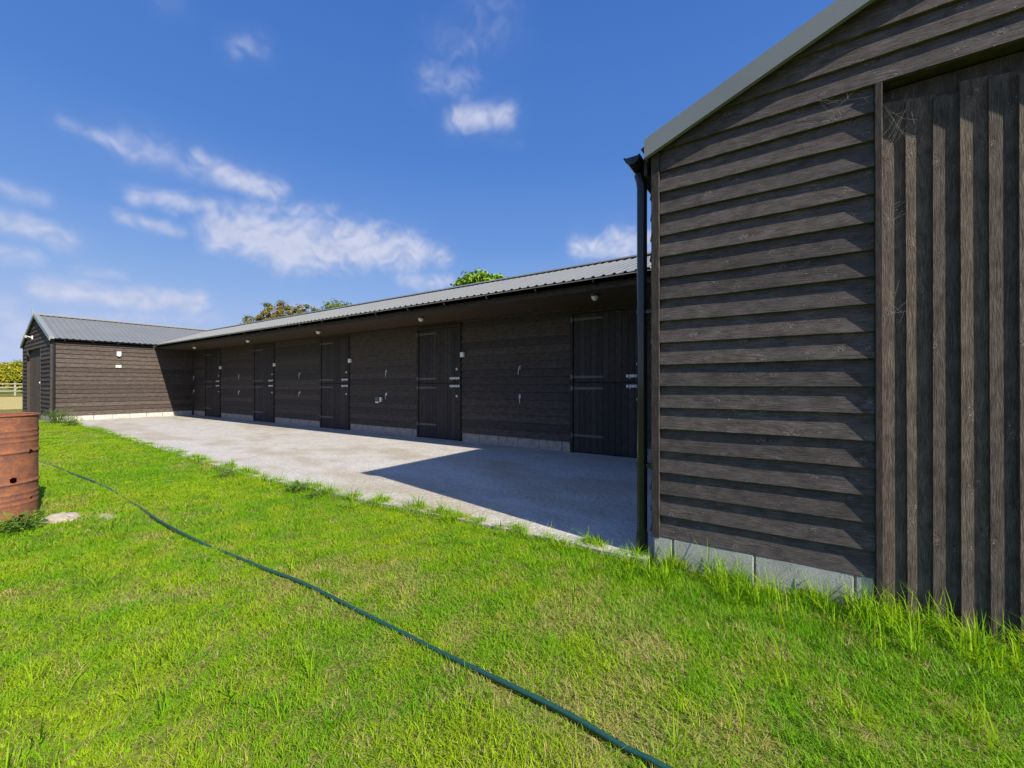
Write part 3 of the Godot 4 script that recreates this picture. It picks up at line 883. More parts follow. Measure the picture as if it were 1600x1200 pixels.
# ------------------------------------------------ tack wing on the far side of the yard
func tack_wing() -> void:
	var root := thing("tack_room_wing", Vector3(-21.0, 0, -4.4), "small black timber wing with gable door across the far end of the yard", "stable wing")
	var x0 := -23.42; var x1 := XL; var zp := -2.69
	var c := MB.new()
	c.box(Vector3(x0 + 0.02, -0.05, -9.9), Vector3(x1 - 0.014, 2.46, zp - 0.2), 0.0)
	part("wall", c, M.core, root)
	gable_end(root, x0, x1 + 0.0, zp, -22.45, -20.15, 0.143, 16, 0.37, 2.50, M.wing, M.wing, false)
	# yard-side boards
	var L := zp - 0.05 - (ZW + 0.03)
	var y := 0.165
	for r in 18:
		var hgt := minf(PITCH + 0.02, 2.46 - y)
		if hgt < 0.03: break
		var w := MB.new()
		weatherboard(w, Vector3(x1, y, zp - 0.05), Vector3.FORWARD, Vector3.RIGHT, 0, 0, L, L, hgt, 0.038, 0.2)
		part("board", w, M.wing[rng.randi() % 3], root)
		y += PITCH
	var z := zp - 0.03
	while z > ZW + 0.05:
		var p := MB.new()
		var z1 := maxf(z - 0.44, ZW + 0.01)
		p.box(Vector3(x1 - 0.02, -0.06, z1 + 0.004), Vector3(x1 + 0.004 + rng.randf_range(0, 0.003), 0.174, z - 0.004), 0.004)
		part("plinth_block", p, M.block, root)
		z -= 0.44
	# roof
	var roof := Node3D.new(); roof.name = "roof"; root.add_child(roof)
	roof_slope_world(roof, root, Vector3(-18.48, 2.522, -2.62), Vector3.FORWARD, 5.03, Vector3(-2.52, 0.37 * 2.52, 0))
	roof_slope_world(roof, root, Vector3(-23.52, 2.522, -2.62), Vector3.FORWARD, 7.4, Vector3(2.52, 0.37 * 2.52, 0))
	var rc := MB.new()
	var ry := 2.522 + 0.37 * 2.52
	ridge_cap(rc, Vector3(-21.0, ry, -2.60), Vector3(-21.0, ry, -7.65), Vector3.RIGHT)
	var rcp := part("ridge_cap", rc, M.barge, roof, false); rcp.position = -root.position
	var fin := MB.new()
	fin.box(Vector3(-21.02, ry - 0.05, -2.615), Vector3(-20.98, ry + 0.17, -2.575), 0.004)
	var finp := part("ridge_finial", fin, M.barge, roof, false); finp.position = -root.position
	var sl := MB.new()
	sl.quad(Vector3(-18.56, 2.49, -2.66), Vector3(-18.56, 2.49, -7.6), Vector3(-21.0, ry - 0.06, -7.6), Vector3(-21.0, ry - 0.06, -2.66))
	sl.quad(Vector3(-21.0, ry - 0.06, -2.66), Vector3(-21.0, ry - 0.06, -9.9), Vector3(-23.45, 2.49, -9.9), Vector3(-23.45, 2.49, -2.66))
	part("roof_lining", sl, M.core, root)
	barge_flashing(root, -23.54, -18.46, -2.72, -2.605, 2.522, 0.37)
	var fb := MB.new(); fb.box(Vector3(x1 + 0.03, 2.42, -5.2), Vector3(x1 + 0.052, 2.50, zp + 0.02), 0.002)
	part("fascia_board", fb, M.stable[1], root)
	gutter(root, Vector3(x1 + 0.112, 2.49, -2.63), Vector3(x1 + 0.112, 2.49, -5.06), Vector3.RIGHT, M.black_plastic, 4)
	downpipe(root, Vector3(x1 + 0.085, -0.02, -2.72), 2.36, Vector3.LEFT, M.black_plastic, [0.75, 1.75], Vector3(0.03, 0, 0))

# ------------------------------------------------ barn whose gable fills the right of the view
func barn() -> void:
	var root := thing("barn", Vector3(1.7, 0, -4.5), "black weatherboarded barn with boarded double door and grey metal verge", "barn")
	var x1 := 4.16
	var c := MB.new()
	c.box(Vector3(XB + 0.004, -0.1, -6.2), Vector3(x1 - 0.01, 2.46, ZB - 0.2), 0.0)
	part("wall", c, M.core, root)
	gable_end(root, XB, x1, ZB, 0.354, 2.95, 0.143, 18, 0.40, 2.575, M.barn, M.barn_door, true)
	# side wall boards towards the yard
	var L := ZB - 0.04 - ZW
	for r in 18:
		var w := MB.new()
		weatherboard(w, Vector3(XB, 0.143 + r * PITCH, ZW), Vector3.BACK, Vector3.LEFT, 0, 0, L, L, minf(PITCH + 0.02, 2.56 - (0.143 + r * PITCH)))
		part("board", w, M.barn[rng.randi() % 3], root)
	var z := ZB - 0.02
	while z > ZW:
		var p := MB.new()
		p.box(Vector3(XB - 0.004, -0.1, maxf(z - 0.44, ZW) + 0.004), Vector3(XB + 0.05, 0.15, z - 0.004), 0.004)
		part("plinth_block", p, M.block, root)
		z -= 0.44
	var roof := Node3D.new(); roof.name = "roof"; root.add_child(roof)
	var ex := -0.815
	var half := 1.698 - ex
	roof_slope_world(roof, root, Vector3(ex, 2.60, -2.66), Vector3.FORWARD, 5.0, Vector3(half, 0.40 * half, 0))
	roof_slope_world(roof, root, Vector3(ex + 2 * half, 2.60, -2.66), Vector3.FORWARD, 5.0, Vector3(-half, 0.40 * half, 0))
	var rc := MB.new()
	ridge_cap(rc, Vector3(1.698, 2.60 + 0.4 * half, -2.65), Vector3(1.698, 2.60 + 0.4 * half, -7.6), Vector3.RIGHT)
	var rcp := part("ridge_cap", rc, M.barge, roof, false); rcp.position = -root.position
	barge_flashing(root, -0.79, 4.186, -2.76, -2.655, 2.607, 0.40)
	var sl := MB.new()
	sl.quad(Vector3(-0.79, 2.585, -2.7), Vector3(-0.79, 2.585, -7.6), Vector3(1.698, 2.56 + 0.4 * half, -7.6), Vector3(1.698, 2.56 + 0.4 * half, -2.7))
	sl.quad(Vector3(1.698, 2.56 + 0.4 * half, -2.7), Vector3(1.698, 2.56 + 0.4 * half, -7.6), Vector3(4.19, 2.585, -7.6), Vector3(4.19, 2.585, -2.7))
	part("roof_lining", sl, M.core, root)
	var fb := MB.new(); fb.box(Vector3(XB - 0.05, 2.46, -5.2), Vector3(XB - 0.03, 2.58, ZB + 0.02), 0.002)
	part("fascia_board", fb, M.stable[1], root)
	gutter(root, Vector3(-0.875, 2.575, -2.67), Vector3(-0.875, 2.575, -5.05), Vector3.LEFT, M.black_plastic, 4)
	downpipe(root, Vector3(-0.848, -0.02, -2.80), 2.46, Vector3.RIGHT, M.black_plastic, [0.59, 1.605], Vector3(-0.02, 0, 0))

# ------------------------------------------------ small fittings
func fittings() -> void:
	var which := ["the door beside the wing", "the second door from the wing", "the middle door", "the second door from the barn", "the door beside the barn"]
	# bulkhead lights under the soffit
	var lx := [-2.34, -5.81, -9.19, -12.64, -16.32]
	for k in 5:
		var t := thing("soffit_light", Vector3(lx[k], 2.38, -5.54), "unlit round soffit light in front of " + which[4 - k], "light", "lights under the stable eaves")
		var b := MB.new(); b.lathe(Vector3.ZERO, [Vector2(0.055, -0.03), Vector2(0.06, -0.022), Vector2(0.06, 0.0)], 20)
		part("base", b, M.grey_plastic, t, false)
		var g := MB.new()
		var pr := []
		for i in 7:
			var a := PI * 0.5 * i / 6.0
			pr.append(Vector2(0.052 * sin(a) + 0.001, -0.03 - 0.06 * cos(a)))
		g.lathe(Vector3.ZERO, pr, 20)
		part("glass_dome", g, M.lamp_glass, t, false)
	# switch boxes beside four doors
	for k in range(1, 5):
		var x := door_left(k) + DOORW + 0.11
		var t := thing("switch_box", Vector3(x, 1.65, ZW + 0.022), "white weatherproof switch box on the boards beside " + which[4 - k], "switch box", "switch boxes beside the doors")
		var b := MB.new(); b.box(Vector3(-0.045, 0.0, 0.0), Vector3(0.045, 0.095, 0.055), 0.006)
		part("housing", b, M.white_plastic, t, false)
		var s := MB.new(); s.box(Vector3(-0.022, 0.025, 0.0555), Vector3(0.022, 0.072, 0.062), 0.003)
		part("rocker", s, M.white_plastic, t, false)
		var c := MB.new(); c.tube([Vector3(0, 0.095, 0.02), Vector3(0, 0.125, 0.02)], 0.011, 10)
		part("gland", c, M.grey_plastic, t, false)
	# cabin hooks that hold the open doors back
	for k in 5:
		for h in 2:
			var y := 1.37 if h == 1 else 0.86
			var t := thing("cabin_hook", Vector3(door_left(k) - 1.05, y, ZW + 0.024), "%s galvanised cabin hook on the boards for %s" % ["upper" if h == 1 else "lower", which[4 - k]], "hook", "cabin hooks on the stable wall")
			var p := MB.new(); p.box(Vector3(-0.018, 0.01, -0.004), Vector3(0.018, 0.075, 0.003), 0.002)
			part("plate", p, M.galv, t, false)
			var hk := MB.new()
			var sw := rng.randf_range(-0.035, 0.01)
			hk.tube([Vector3(0.012, 0.05, 0.006), Vector3(0.012, 0.06, 0.022), Vector3(0.0, 0.05, 0.026), Vector3(sw * 0.6, -0.01, 0.022), Vector3(sw, -0.06, 0.016), Vector3(sw + 0.004, -0.075, 0.02), Vector3(sw + 0.014, -0.07, 0.03)], 0.0065, 8)
			part("hook_arm", hk, M.galv, t, false)
	# outdoor power socket
	var ps := thing("power_socket", Vector3(-7.93, 0.70, ZW + 0.022), "dark weatherproof double socket with white plugs on the stable wall", "socket")
	var b1 := MB.new(); b1.box(Vector3(-0.075, 0.03, 0), Vector3(0.065, 0.14, 0.07), 0.008); part("housing", b1, M.grey_plastic, ps, false)
	var b2 := MB.new(); b2.box(Vector3(0.068, 0.02, 0), Vector3(0.12, 0.13, 0.05), 0.006); part("switch", b2, M.white_plastic, ps, false)
	for s in 2:
		var pl := MB.new(); pl.box(Vector3(-0.06 + s * 0.06, -0.01, 0.02), Vector3(-0.02 + s * 0.06, 0.04, 0.062), 0.006); part("plug", pl, M.white_plastic, ps, false)
	# boxes on the wing wall
	var fl := thing("sensor_light", Vector3(XL + 0.028, 2.06, -4.19), "white sensor light high on the sunlit wing wall", "light")
	var f1 := MB.new(); f1.box(Vector3(0, 0.0, -0.055), Vector3(0.05, 0.15, 0.055), 0.008); part("housing", f1, M.white_plastic, fl, false)
	var f2 := MB.new(); f2.lathe(Vector3(0.06, 0.02, 0), [Vector2(0.001, -0.04), Vector2(0.03, -0.03), Vector2(0.04, 0.0), Vector2(0.04, 0.05), Vector2(0.001, 0.055)], 14); part("sensor_dome", f2, M.white_plastic, fl, false)
	var jb := thing("junction_box", Vector3(XL + 0.024, 1.68, -4.18), "small white junction box below the sensor light on the wing wall", "junction box")
	var j1 := MB.new(); j1.box(Vector3(0, 0, -0.07), Vector3(0.045, 0.085, 0.07), 0.006); part("housing", j1, M.white_plastic, jb, false)
	var j2 := MB.new(); j2.box(Vector3(0.0455, 0.012, -0.055), Vector3(0.05, 0.073, 0.055), 0.002); part("lid", j2, M.white_plastic, jb, false)
	cobweb(Vector3(0.358, 2.56, ZB - 0.02), 0.14, 0.36, 18, "grey cobweb strung across the top corner of the barn door", 5)
	cobweb(Vector3(0.358, 1.62, ZB - 0.02), 0.10, 0.22, 12, "thin cobweb beside the barn door post at half height", 6)
	cobweb(Vector3(0.358, 2.02, ZB - 0.02), 0.10, 0.16, 9, "wispy cobweb on the barn door post below the large one", 7)
	cobweb(Vector3(0.10, 2.60, ZB + 0.032), 0.22, 0.10, 9, "cobweb strands on the boards above the barn door post", 8)
	# wall lamp over the wing's gable door
	var wl := thing("wall_lamp", Vector3(-21.5, 2.66, -2.66), "white floodlight on an arm over the wing gable door", "lamp")
	var w1 := MB.new(); w1.box(Vector3(-0.06, 0, 0), Vector3(0.06, 0.12, 0.03), 0.004); part("wall_plate", w1, M.white_plastic, wl, false)
	var w2 := MB.new(); w2.tube([Vector3(0, 0.06, 0.03), Vector3(0.0, 0.09, 0.10), Vector3(0, 0.09, 0.16)], 0.014, 8); part("arm", w2, M.white_plastic, wl, false)
	var w3 := MB.new(); w3.box(Vector3(-0.11, 0.03, 0.13), Vector3(0.11, 0.12, 0.20), 0.012); part("lamp_head", w3, M.lamp_grey, wl, false)
	var kb := thing("door_knob", Vector3(-20.45, 1.18, -2.79), "round white knob on the wing gable door", "door knob")
	var k1 := MB.new(); k1.tube([Vector3(0, 0, 0), Vector3(0, 0, 0.05)], 0.016, 10); part("stem", k1, M.white_plastic, kb, false)
	var k2 := MB.new(); k2.tube([Vector3(0, 0, 0.05), Vector3(0, 0, 0.06), Vector3(0, 0, 0.10), Vector3(0, 0, 0.115)], [0.02, 0.042, 0.042, 0.02], 14); part("knob", k2, M.white_plastic, kb, false)

func cobweb(at: Vector3, w: float, h: float, n: int, label: String, sd: int) -> void:
	var r := RandomNumberGenerator.new(); r.seed = sd
	var m := MB.new()
	for k in n:
		var a := Vector3(r.randf_range(-0.01, 0.02), -r.randf() * h, r.randf_range(0.0, 0.05)); var b := Vector3(r.randf_range(0.2, 1.0) * w, -r.randf() * h, r.randf_range(-0.005, 0.0))
		if k % 4 == 0: a = Vector3(r.randf() * w, -r.randf() * h, 0.01); b = a + Vector3(r.randf_range(-0.03, 0.03), -r.randf_range(0.02, 0.08), 0.012)
		var sag := (a + b) * 0.5 + Vector3(0, -0.012 - 0.01 * r.randf(), 0.004)
		m.tube([a, a.lerp(sag, 0.6), sag, b.lerp(sag, 0.6), b], 0.00018 + 0.00012 * r.randf(), 4, false)
	var o := top("cobweb", m, M.web)
	o.position = at
	tag(o, label, "cobweb", "cobwebs on the barn")

func drum_and_hose() -> void:
	var c := Vector3(-5.60, GY, -0.44)
	var root := thing("oil_drum", c, "rusty open oil drum with rolled hoops and punched holes on the grass", "oil drum")
	var H := 0.885; var R := 0.288
	var prof := []
	var n := 150
	for i in n + 1:
		var y := 0.012 + (H - 0.024) * i / n
		var f := y / H
		var r := R
		for hp in [0.355, 0.645]: r += 0.011 * exp(-pow((f - hp) / 0.014, 2.0))
		for hp in [0.745, 0.795, 0.845, 0.155, 0.205, 0.255]: r += 0.004 * exp(-pow((f - hp) / 0.012, 2.0))
		prof.append(Vector2(r, y))
	var skip := {}
	var seg := 200
	# air holes punched in the side: angle (towards camera), height, radius
	for h in [[0.93, 0.565, 0.020], [0.50, 0.345, 0.024], [1.33, 0.745, 0.018], [0.98, 0.17, 0.013]]:
		var ang: float = -atan2(0.44, 5.6) + h[0]
		for i in n:
			for k in seg:
				var t := TAU * (k + 0.5) / seg
				if t > PI: t -= TAU
				var dx := (t - ang) * R; var dy: float = (prof[i].y + prof[i + 1].y) * 0.5 - h[1]
				if dx * dx + dy * dy * 0.9 < h[2] * h[2]: skip[Vector2i(i, k)] = true
	var s := MB.new(); s.lathe(Vector3.ZERO, prof, seg, skip)
	part("shell", s, M.rust, root, false)
	var inner := []
	for i in n + 1: inner.append(Vector2(prof[n - i].x - 0.004, prof[n - i].y))
	var skip2 := {}
	for q in skip: skip2[Vector2i(n - 1 - q.x, q.y)] = true
	var s2 := MB.new(); s2.lathe(Vector3.ZERO, inner, seg, skip2)
	part("lining", s2, M.rust_in, root, false)
	for y in [0.008, H - 0.008]:
		var pts := []
		for k in 65: pts.append(Vector3(cos(TAU * k / 64) * (R + 0.004), y, sin(TAU * k / 64) * (R + 0.004)))
		var rm := MB.new(); rm.tube(pts, 0.008, 8, false)
		part("rim", rm, M.rust, root, false)
	var bt := MB.new(); bt.lathe(Vector3(0, 0.05, 0), [Vector2(R, 0), Vector2(0.001, 0.0)], 48)
	part("base_plate", bt, M.rust_in, root, false)
	# hose
	var pts := []
	var hz := [[-9.3, -1.2], [-8.95, -1.24], [-8.7, -1.25], [-7.7, -1.27], [-6.64, -1.305], [-6.0, -1.30], [-5.4, -1.287], [-4.5, -1.235], [-3.64, -1.221], [-3.2, -1.245], [-2.76, -1.262], [-2.33, -1.297], [-1.79, -1.289], [-1.39, -1.293], [-0.99, -1.282], [-0.68, -1.285], [-0.43, -1.268], [-0.3, -1.26], [0.3, -1.22], [1.2, -1.28]]
	var cv := Curve3D.new()
	for i in hz.size():
		var p := Vector3(hz[i][0], -0.014 + 0.005 * sin(i * 1.9), hz[i][1])
		if i < 2: p.y = GY - 0.01 + 0.008 * i
		var t := Vector3.ZERO
		if i > 0 and i < hz.size() - 1:
			t = Vector3(hz[i + 1][0] - hz[i - 1][0], 0, hz[i + 1][1] - hz[i - 1][1]) / 6.0
		cv.add_point(p, -t, t)
	cv.bake_interval = 0.05
	for p in cv.get_baked_points(): pts.append(p + Vector3(0, 0.003 * sin(p.x * 6.0), 0.003 * sin(p.x * 4.3)))
	var hm := MB.new(); hm.tube(pts, 0.0088, 12)
	var hose := top("garden_hose", hm, M.hose)
	tag(hose, "dark teal garden hose laid straight across the lawn", "hose")
	# stones by the drum
	var sp := [[Vector3(-5.13, GY, -0.80), Vector3(0.20, 0.038, 0.12), "pale flat stone lying against the foot of the rusty drum"], [Vector3(-4.86, GY - 0.01, -1.02), Vector3(0.16, 0.035, 0.08), "low buff stone sunk in the grass between drum and hose"]]
	for q in sp:
		var m := MB.new()
		var sn := noise(int(q[0].x * -100), 1.6, 3)
		var U := 18; var V := 9
		var grid := []
		for j in V + 1:
			var row := []
			for i in U + 1:
				var th := TAU * i / U; var ph := PI * j / V
				var d := Vector3(sin(ph) * cos(th), cos(ph), sin(ph) * sin(th))
				var k := 1.0 + 0.35 * sn.get_noise_3dv(d * 1.3)
				row.append(Vector3(d.x * q[1].x, d.y * q[1].y, d.z * q[1].z) * k)
			grid.append(row)
		for j in V:
			for i in U:
				m.quad(grid[j + 1][i], grid[j][i], grid[j][i + 1], grid[j + 1][i + 1])
		var st := top("stone", m, M.stone)
		st.position = q[0]
		tag(st, q[2], "stone", "stones beside the drum")

# ------------------------------------------------ trees, fence, weeds
func tree(label: String, base: Vector3, height: float, crown_c: Vector3, crown_r: Vector3, cols: Array, clumps: int, leaf: float, sd: int, sparse: float, group: String) -> void:
	var r := RandomNumberGenerator.new(); r.seed = sd
	var root := thing("tree", base, label, "tree", group)
	var tm := MB.new()
	var top_p := Vector3(crown_c.x * 0.7, height * 0.86, crown_c.z * 0.7)
	tm.tube([Vector3(0, -0.1, 0), Vector3(0.05, height * 0.25, 0.03), Vector3(-0.05, height * 0.5, 0.06), top_p], [height * 0.032, height * 0.024, height * 0.016, 0.02], 10)
	var lm := MB.new(); lm.use_col = true
	for k in clumps:
		var d := Vector3(r.randf_range(-1, 1), r.randf_range(-1, 1), r.randf_range(-1, 1))
		while d.length() > 1.0: d = Vector3(r.randf_range(-1, 1), r.randf_range(-1, 1), r.randf_range(-1, 1))
		d = d.normalized() * pow(d.length(), 0.45)
		var cc := crown_c + Vector3(d.x * crown_r.x, d.y * crown_r.y, d.z * crown_r.z)
		var rad := r.randf_range(0.25, 0.5) * crown_r.x * 0.42 * sparse
		# limb to the clump
		if k % 3 == 0:
			var st := Vector3(0, clampf(cc.y - crown_r.y * 0.9, height * 0.25, height * 0.8), 0)
			tm.tube([st, st.lerp(cc, 0.5) + Vector3(0, -0.12, 0), cc], [height * 0.009, height * 0.006, 0.01], 6, false)
		var base_c: Color = cols[r.randi() % cols.size()]
		for i in int(70 * sparse + 30):
			var q := Vector3(r.randfn(), r.randfn() * 0.75, r.randfn()) * rad * 0.6
			var nrm := (q.normalized() * 0.6 + Vector3(r.randf_range(-1, 1), r.randf_range(-0.2, 1), r.randf_range(-1, 1))).normalized()
			var x := nrm.cross(Vector3(r.randf_range(-1, 1), r.randf_range(-1, 1), 0.3)).normalized()
			var y := nrm.cross(x)
			var s := leaf * r.randf_range(0.7, 1.3)
			var v := r.randf_range(0.75, 1.25)
			lm.tint = Color(base_c.r * v, base_c.g * v, base_c.b * v)
			var o := cc + q
			lm.quad(o - y * s, o + x * s * 0.55, o + y * s, o - x * s * 0.55)
	part("trunk", tm, M.bark, root, false)
	part("crown", lm, M.leaf, root, false)

func background() -> void:
	var g1 := [Color(0.17, 0.17, 0.05), Color(0.24, 0.17, 0.055), Color(0.14, 0.16, 0.055), Color(0.2, 0.19, 0.05)]
	var g2 := [Color(0.13, 0.2, 0.03), Color(0.11, 0.17, 0.03), Color(0.17, 0.23, 0.04)]
	var g3 := [Color(0.19, 0.34, 0.02), Color(0.24, 0.40, 0.03), Color(0.16, 0.28, 0.02)]
	tree("bronze leaved open tree over the roof ridge near the wing", Vector3(-34.0, GY, -15.4), 6.8, Vector3(0, 5.2, 0), Vector3(1.2, 1.2, 1.2), g1, 46, 0.07, 5, 0.8, "trees behind the stables")
	tree("tallest bronze leaved tree showing above the stable roof", Vector3(-33.2, GY, -16.6), 7.7, Vector3(0, 6.0, 0), Vector3(1.3, 1.65, 1.35), g1, 85, 0.07, 6, 0.85, "trees behind the stables")
	tree("bronze leaved tree beside the green one over the roof", Vector3(-32.0, GY, -18.3), 7.6, Vector3(0, 6.0, 0), Vector3(1.3, 1.45, 1.3), g1, 90, 0.07, 7, 0.9, "trees behind the stables")
	tree("low spreading green tree showing as a strip above the ridge", Vector3(-31.0, GY, -20.4), 7.9, Vector3(0, 6.2, 0), Vector3(2.1, 1.6, 1.9), g2, 130, 0.08, 8, 1.0, "trees behind the stables")
	tree("bright green broadleaf tree over the middle of the stable roof", Vector3(-13.6, GY, -17.6), 7.4, Vector3(0, 5.45, 0), Vector3(1.75, 1.6, 1.75), g3, 130, 0.10, 9, 1.0, "trees behind the stables")
	# sunny hedge trees beyond the pasture
	var gy := [Color(0.28, 0.29, 0.02), Color(0.2, 0.25, 0.02), Color(0.34, 0.31, 0.025)]
	for k in 4:
		tree("yellow green hedge tree beyond the pasture fence", Vector3(-92.0 - 2.0 * (k % 2), GY, -2.0 - 4.2 * k), 4.6, Vector3(0, 2.6, 0), Vector3(2.6, 2.1 - 0.25 * ((k + 1) % 2), 2.8), gy, 260, 0.13, 20 + k, 1.0, "hedge trees beyond the pasture")
	# post and rail fence across the pasture
	var fx := -70.0
	var root := thing("post_and_rail_fence", Vector3(fx, GY, -8.0), "weathered post and rail fence across the far pasture", "fence")
	for k in 9:
		var p := MB.new(); p.box(Vector3(-0.07, -0.2, -7.0 + k * 1.9 - 0.07), Vector3(0.07, 1.42, -7.0 + k * 1.9 + 0.07), 0.01)
		part("post", p, M.rail, root, false)
	for y in [0.45, 0.85, 1.22]:
		for k in 4:
			var p := MB.new(); p.box(Vector3(0.072, y, -7.0 + k * 3.8), Vector3(0.11, y + 0.11, -7.0 + (k + 1) * 3.8 - 0.01), 0.006)
			part("rail", p, M.rail, root, false)
	# weeds: rosettes of broad leaves
	weed(Vector3(-4.95, GY, -0.55), 0.16, 220, [Color(0.07, 0.16, 0.02), Color(0.10, 0.20, 0.025)], "leafy green weed clump at the foot of the rusty drum", 1)
	weed(Vector3(-18.15, GY, -2.75), 0.45, 420, [Color(0.08, 0.17, 0.02), Color(0.11, 0.2, 0.03)], "tall weed clump at the corner of the wing wall", 2)
	weed(Vector3(-16.6, GY, -2.78), 0.3, 260, [Color(0.09, 0.18, 0.02)], "low weed clump on the slab edge near the wing", 3)
	weed(Vector3(-4.32, GY, -2.38), 0.13, 130, [Color(0.07, 0.15, 0.02), Color(0.09, 0.18, 0.03)], "spiky weed at the slab edge by the tip of the barn shadow", 4)
	weed(Vector3(-5.75, GY, -2.28), 0.13, 90, [Color(0.08, 0.16, 0.04)], "grey green thistle rosette in the lawn by the slab", 5)
	weed(Vector3(-3.95, GY, -2.36), 0.11, 90, [Color(0.07, 0.15, 0.02)], "small weed at the slab edge nearer the barn", 6)

func weed(at: Vector3, h: float, n: int, cols: Array, label: String, sd: int) -> void:
	var r := RandomNumberGenerator.new(); r.seed = 300 + sd
	var root := thing("weed_plant", at, label, "weed", "weeds along the lawn edge")
	var st := MB.new(); var lf := MB.new(); lf.use_col = true
	for k in maxi(3, n / 8):
		var a := r.randf() * TAU; var q := Vector3(cos(a), 0, sin(a)) * h * r.randf_range(0.1, 0.7)
		st.tube([q * 0.3, q * 0.7 + Vector3(0, h * 0.5, 0), q + Vector3(0, h * r.randf_range(0.6, 1.0), 0)], [0.004, 0.003, 0.0015], 5, false)
	for k in n:
		var a := r.randf() * TAU
		var o := Vector3(cos(a), 0, sin(a)) * h * r.randf_range(0.05, 0.75) + Vector3(0, h * r.randf_range(0.05, 0.85), 0)
		var d := Vector3(cos(a) + r.randf_range(-0.6, 0.6), r.randf_range(-0.1, 0.9), sin(a) + r.randf_range(-0.6, 0.6)).normalized()
		var L := minf(h * 0.4, 0.075) * r.randf_range(0.5, 1.0)
		var s := d.cross(Vector3.UP).normalized() * L * 0.24
		var dn := Vector3(0, -L * 0.12, 0)
		var c: Color = cols[r.randi() % cols.size()]; var v := r.randf_range(0.75, 1.3)
		lf.tint = Color(c.r * v, c.g * v, c.b * v)
		var m := o + d * L * 0.5; var e := o + d * L + dn
		lf.tri(o, m + s + dn * 0.6, m); lf.tri(o, m, m - s + dn * 0.6)
		lf.tri(m, m + s + dn * 0.6, e); lf.tri(m, e, m - s + dn * 0.6)
	part("stem", st, M.stalk, root, false)
	part("foliage", lf, M.leaf, root, false)

# ------------------------------------------------ grass
func tuft(sd: int, n: int, hmin: float, hmax: float, spread: float, lean: float, width: float) -> ArrayMesh:
	var r := RandomNumberGenerator.new(); r.seed = sd
	var mb := MB.new(); mb.use_col = true
	for k in n:
		var a := r.randf() * TAU; var rr := spread * sqrt(r.randf())
		var o := Vector3(cos(a) * rr, -0.006, sin(a) * rr)
		var b := r.randf() * TAU
		var h := r.randf_range(hmin, hmax)
		var ln := h * lean * r.randf_range(0.15, 1.0)
		var d := Vector3(cos(b), 0, sin(b))
		var side := Vector3(-d.z, 0, d.x).rotated(Vector3.UP, r.randf_range(-0.9, 0.9)) * width * r.randf_range(0.6, 1.2) * 0.5
		var p1 := o + d * ln * 0.35 + Vector3(0, h * 0.55, 0)
		var p2 := o + d * ln + Vector3(0, h * r.randf_range(0.75, 1.0), 0)
		var v := r.randf_range(0.72, 1.28); var w := r.randf_range(0.9, 1.12)
		mb.tint = Color(v * w, v, v * r.randf_range(0.7, 1.2))
		var nn := (Vector3.UP * 0.7 - d * 0.2 + side.cross(p2 - o).normalized() * 0.5).normalized()
		var i := mb.vert(o - side, nn, Vector2.ZERO)
		mb.vert(o + side, nn, Vector2.ZERO); mb.vert(p1 - side * 0.8, nn, Vector2.ZERO); mb.vert(p1 + side * 0.8, nn, Vector2.ZERO); mb.vert(p2, nn, Vector2.ZERO)
		mb.idx.append_array([i, i + 2, i + 1, i + 1, i + 2, i + 3, i + 2, i + 4, i + 3])
	return mb.mesh()

func scatter(called: String, mesh: ArrayMesh, list: Array, label: String) -> void:
	var mm := MultiMesh.new()
	mm.transform_format = MultiMesh.TRANSFORM_3D
	mm.use_colors = true
	mm.mesh = mesh
	mm.instance_count = list.size()
	var buf := PackedFloat32Array(); buf.resize(list.size() * 16)
	for i in list.size():
		var q: Array = list[i]     # position, turn, scale, height scale, colour
		var p: Vector3 = q[0]; var c: float = cos(q[1]) * q[2]; var s: float = sin(q[1]) * q[2]; var col: Color = q[4]
		var o := i * 16
		buf[o] = c; buf[o + 2] = s; buf[o + 3] = p.x
		buf[o + 5] = q[3]; buf[o + 7] = p.y
		buf[o + 8] = -s; buf[o + 10] = c; buf[o + 11] = p.z
		buf[o + 12] = col.r; buf[o + 13] = col.g; buf[o + 14] = col.b; buf[o + 15] = 1.0
	mm.buffer = buf
	var o := MultiMeshInstance3D.new()
	o.name = numbered(called)
	o.multimesh = mm
	o.material_override = M.grass
	add_child(o)
	tag(o, label, "grass", "", "stuff")

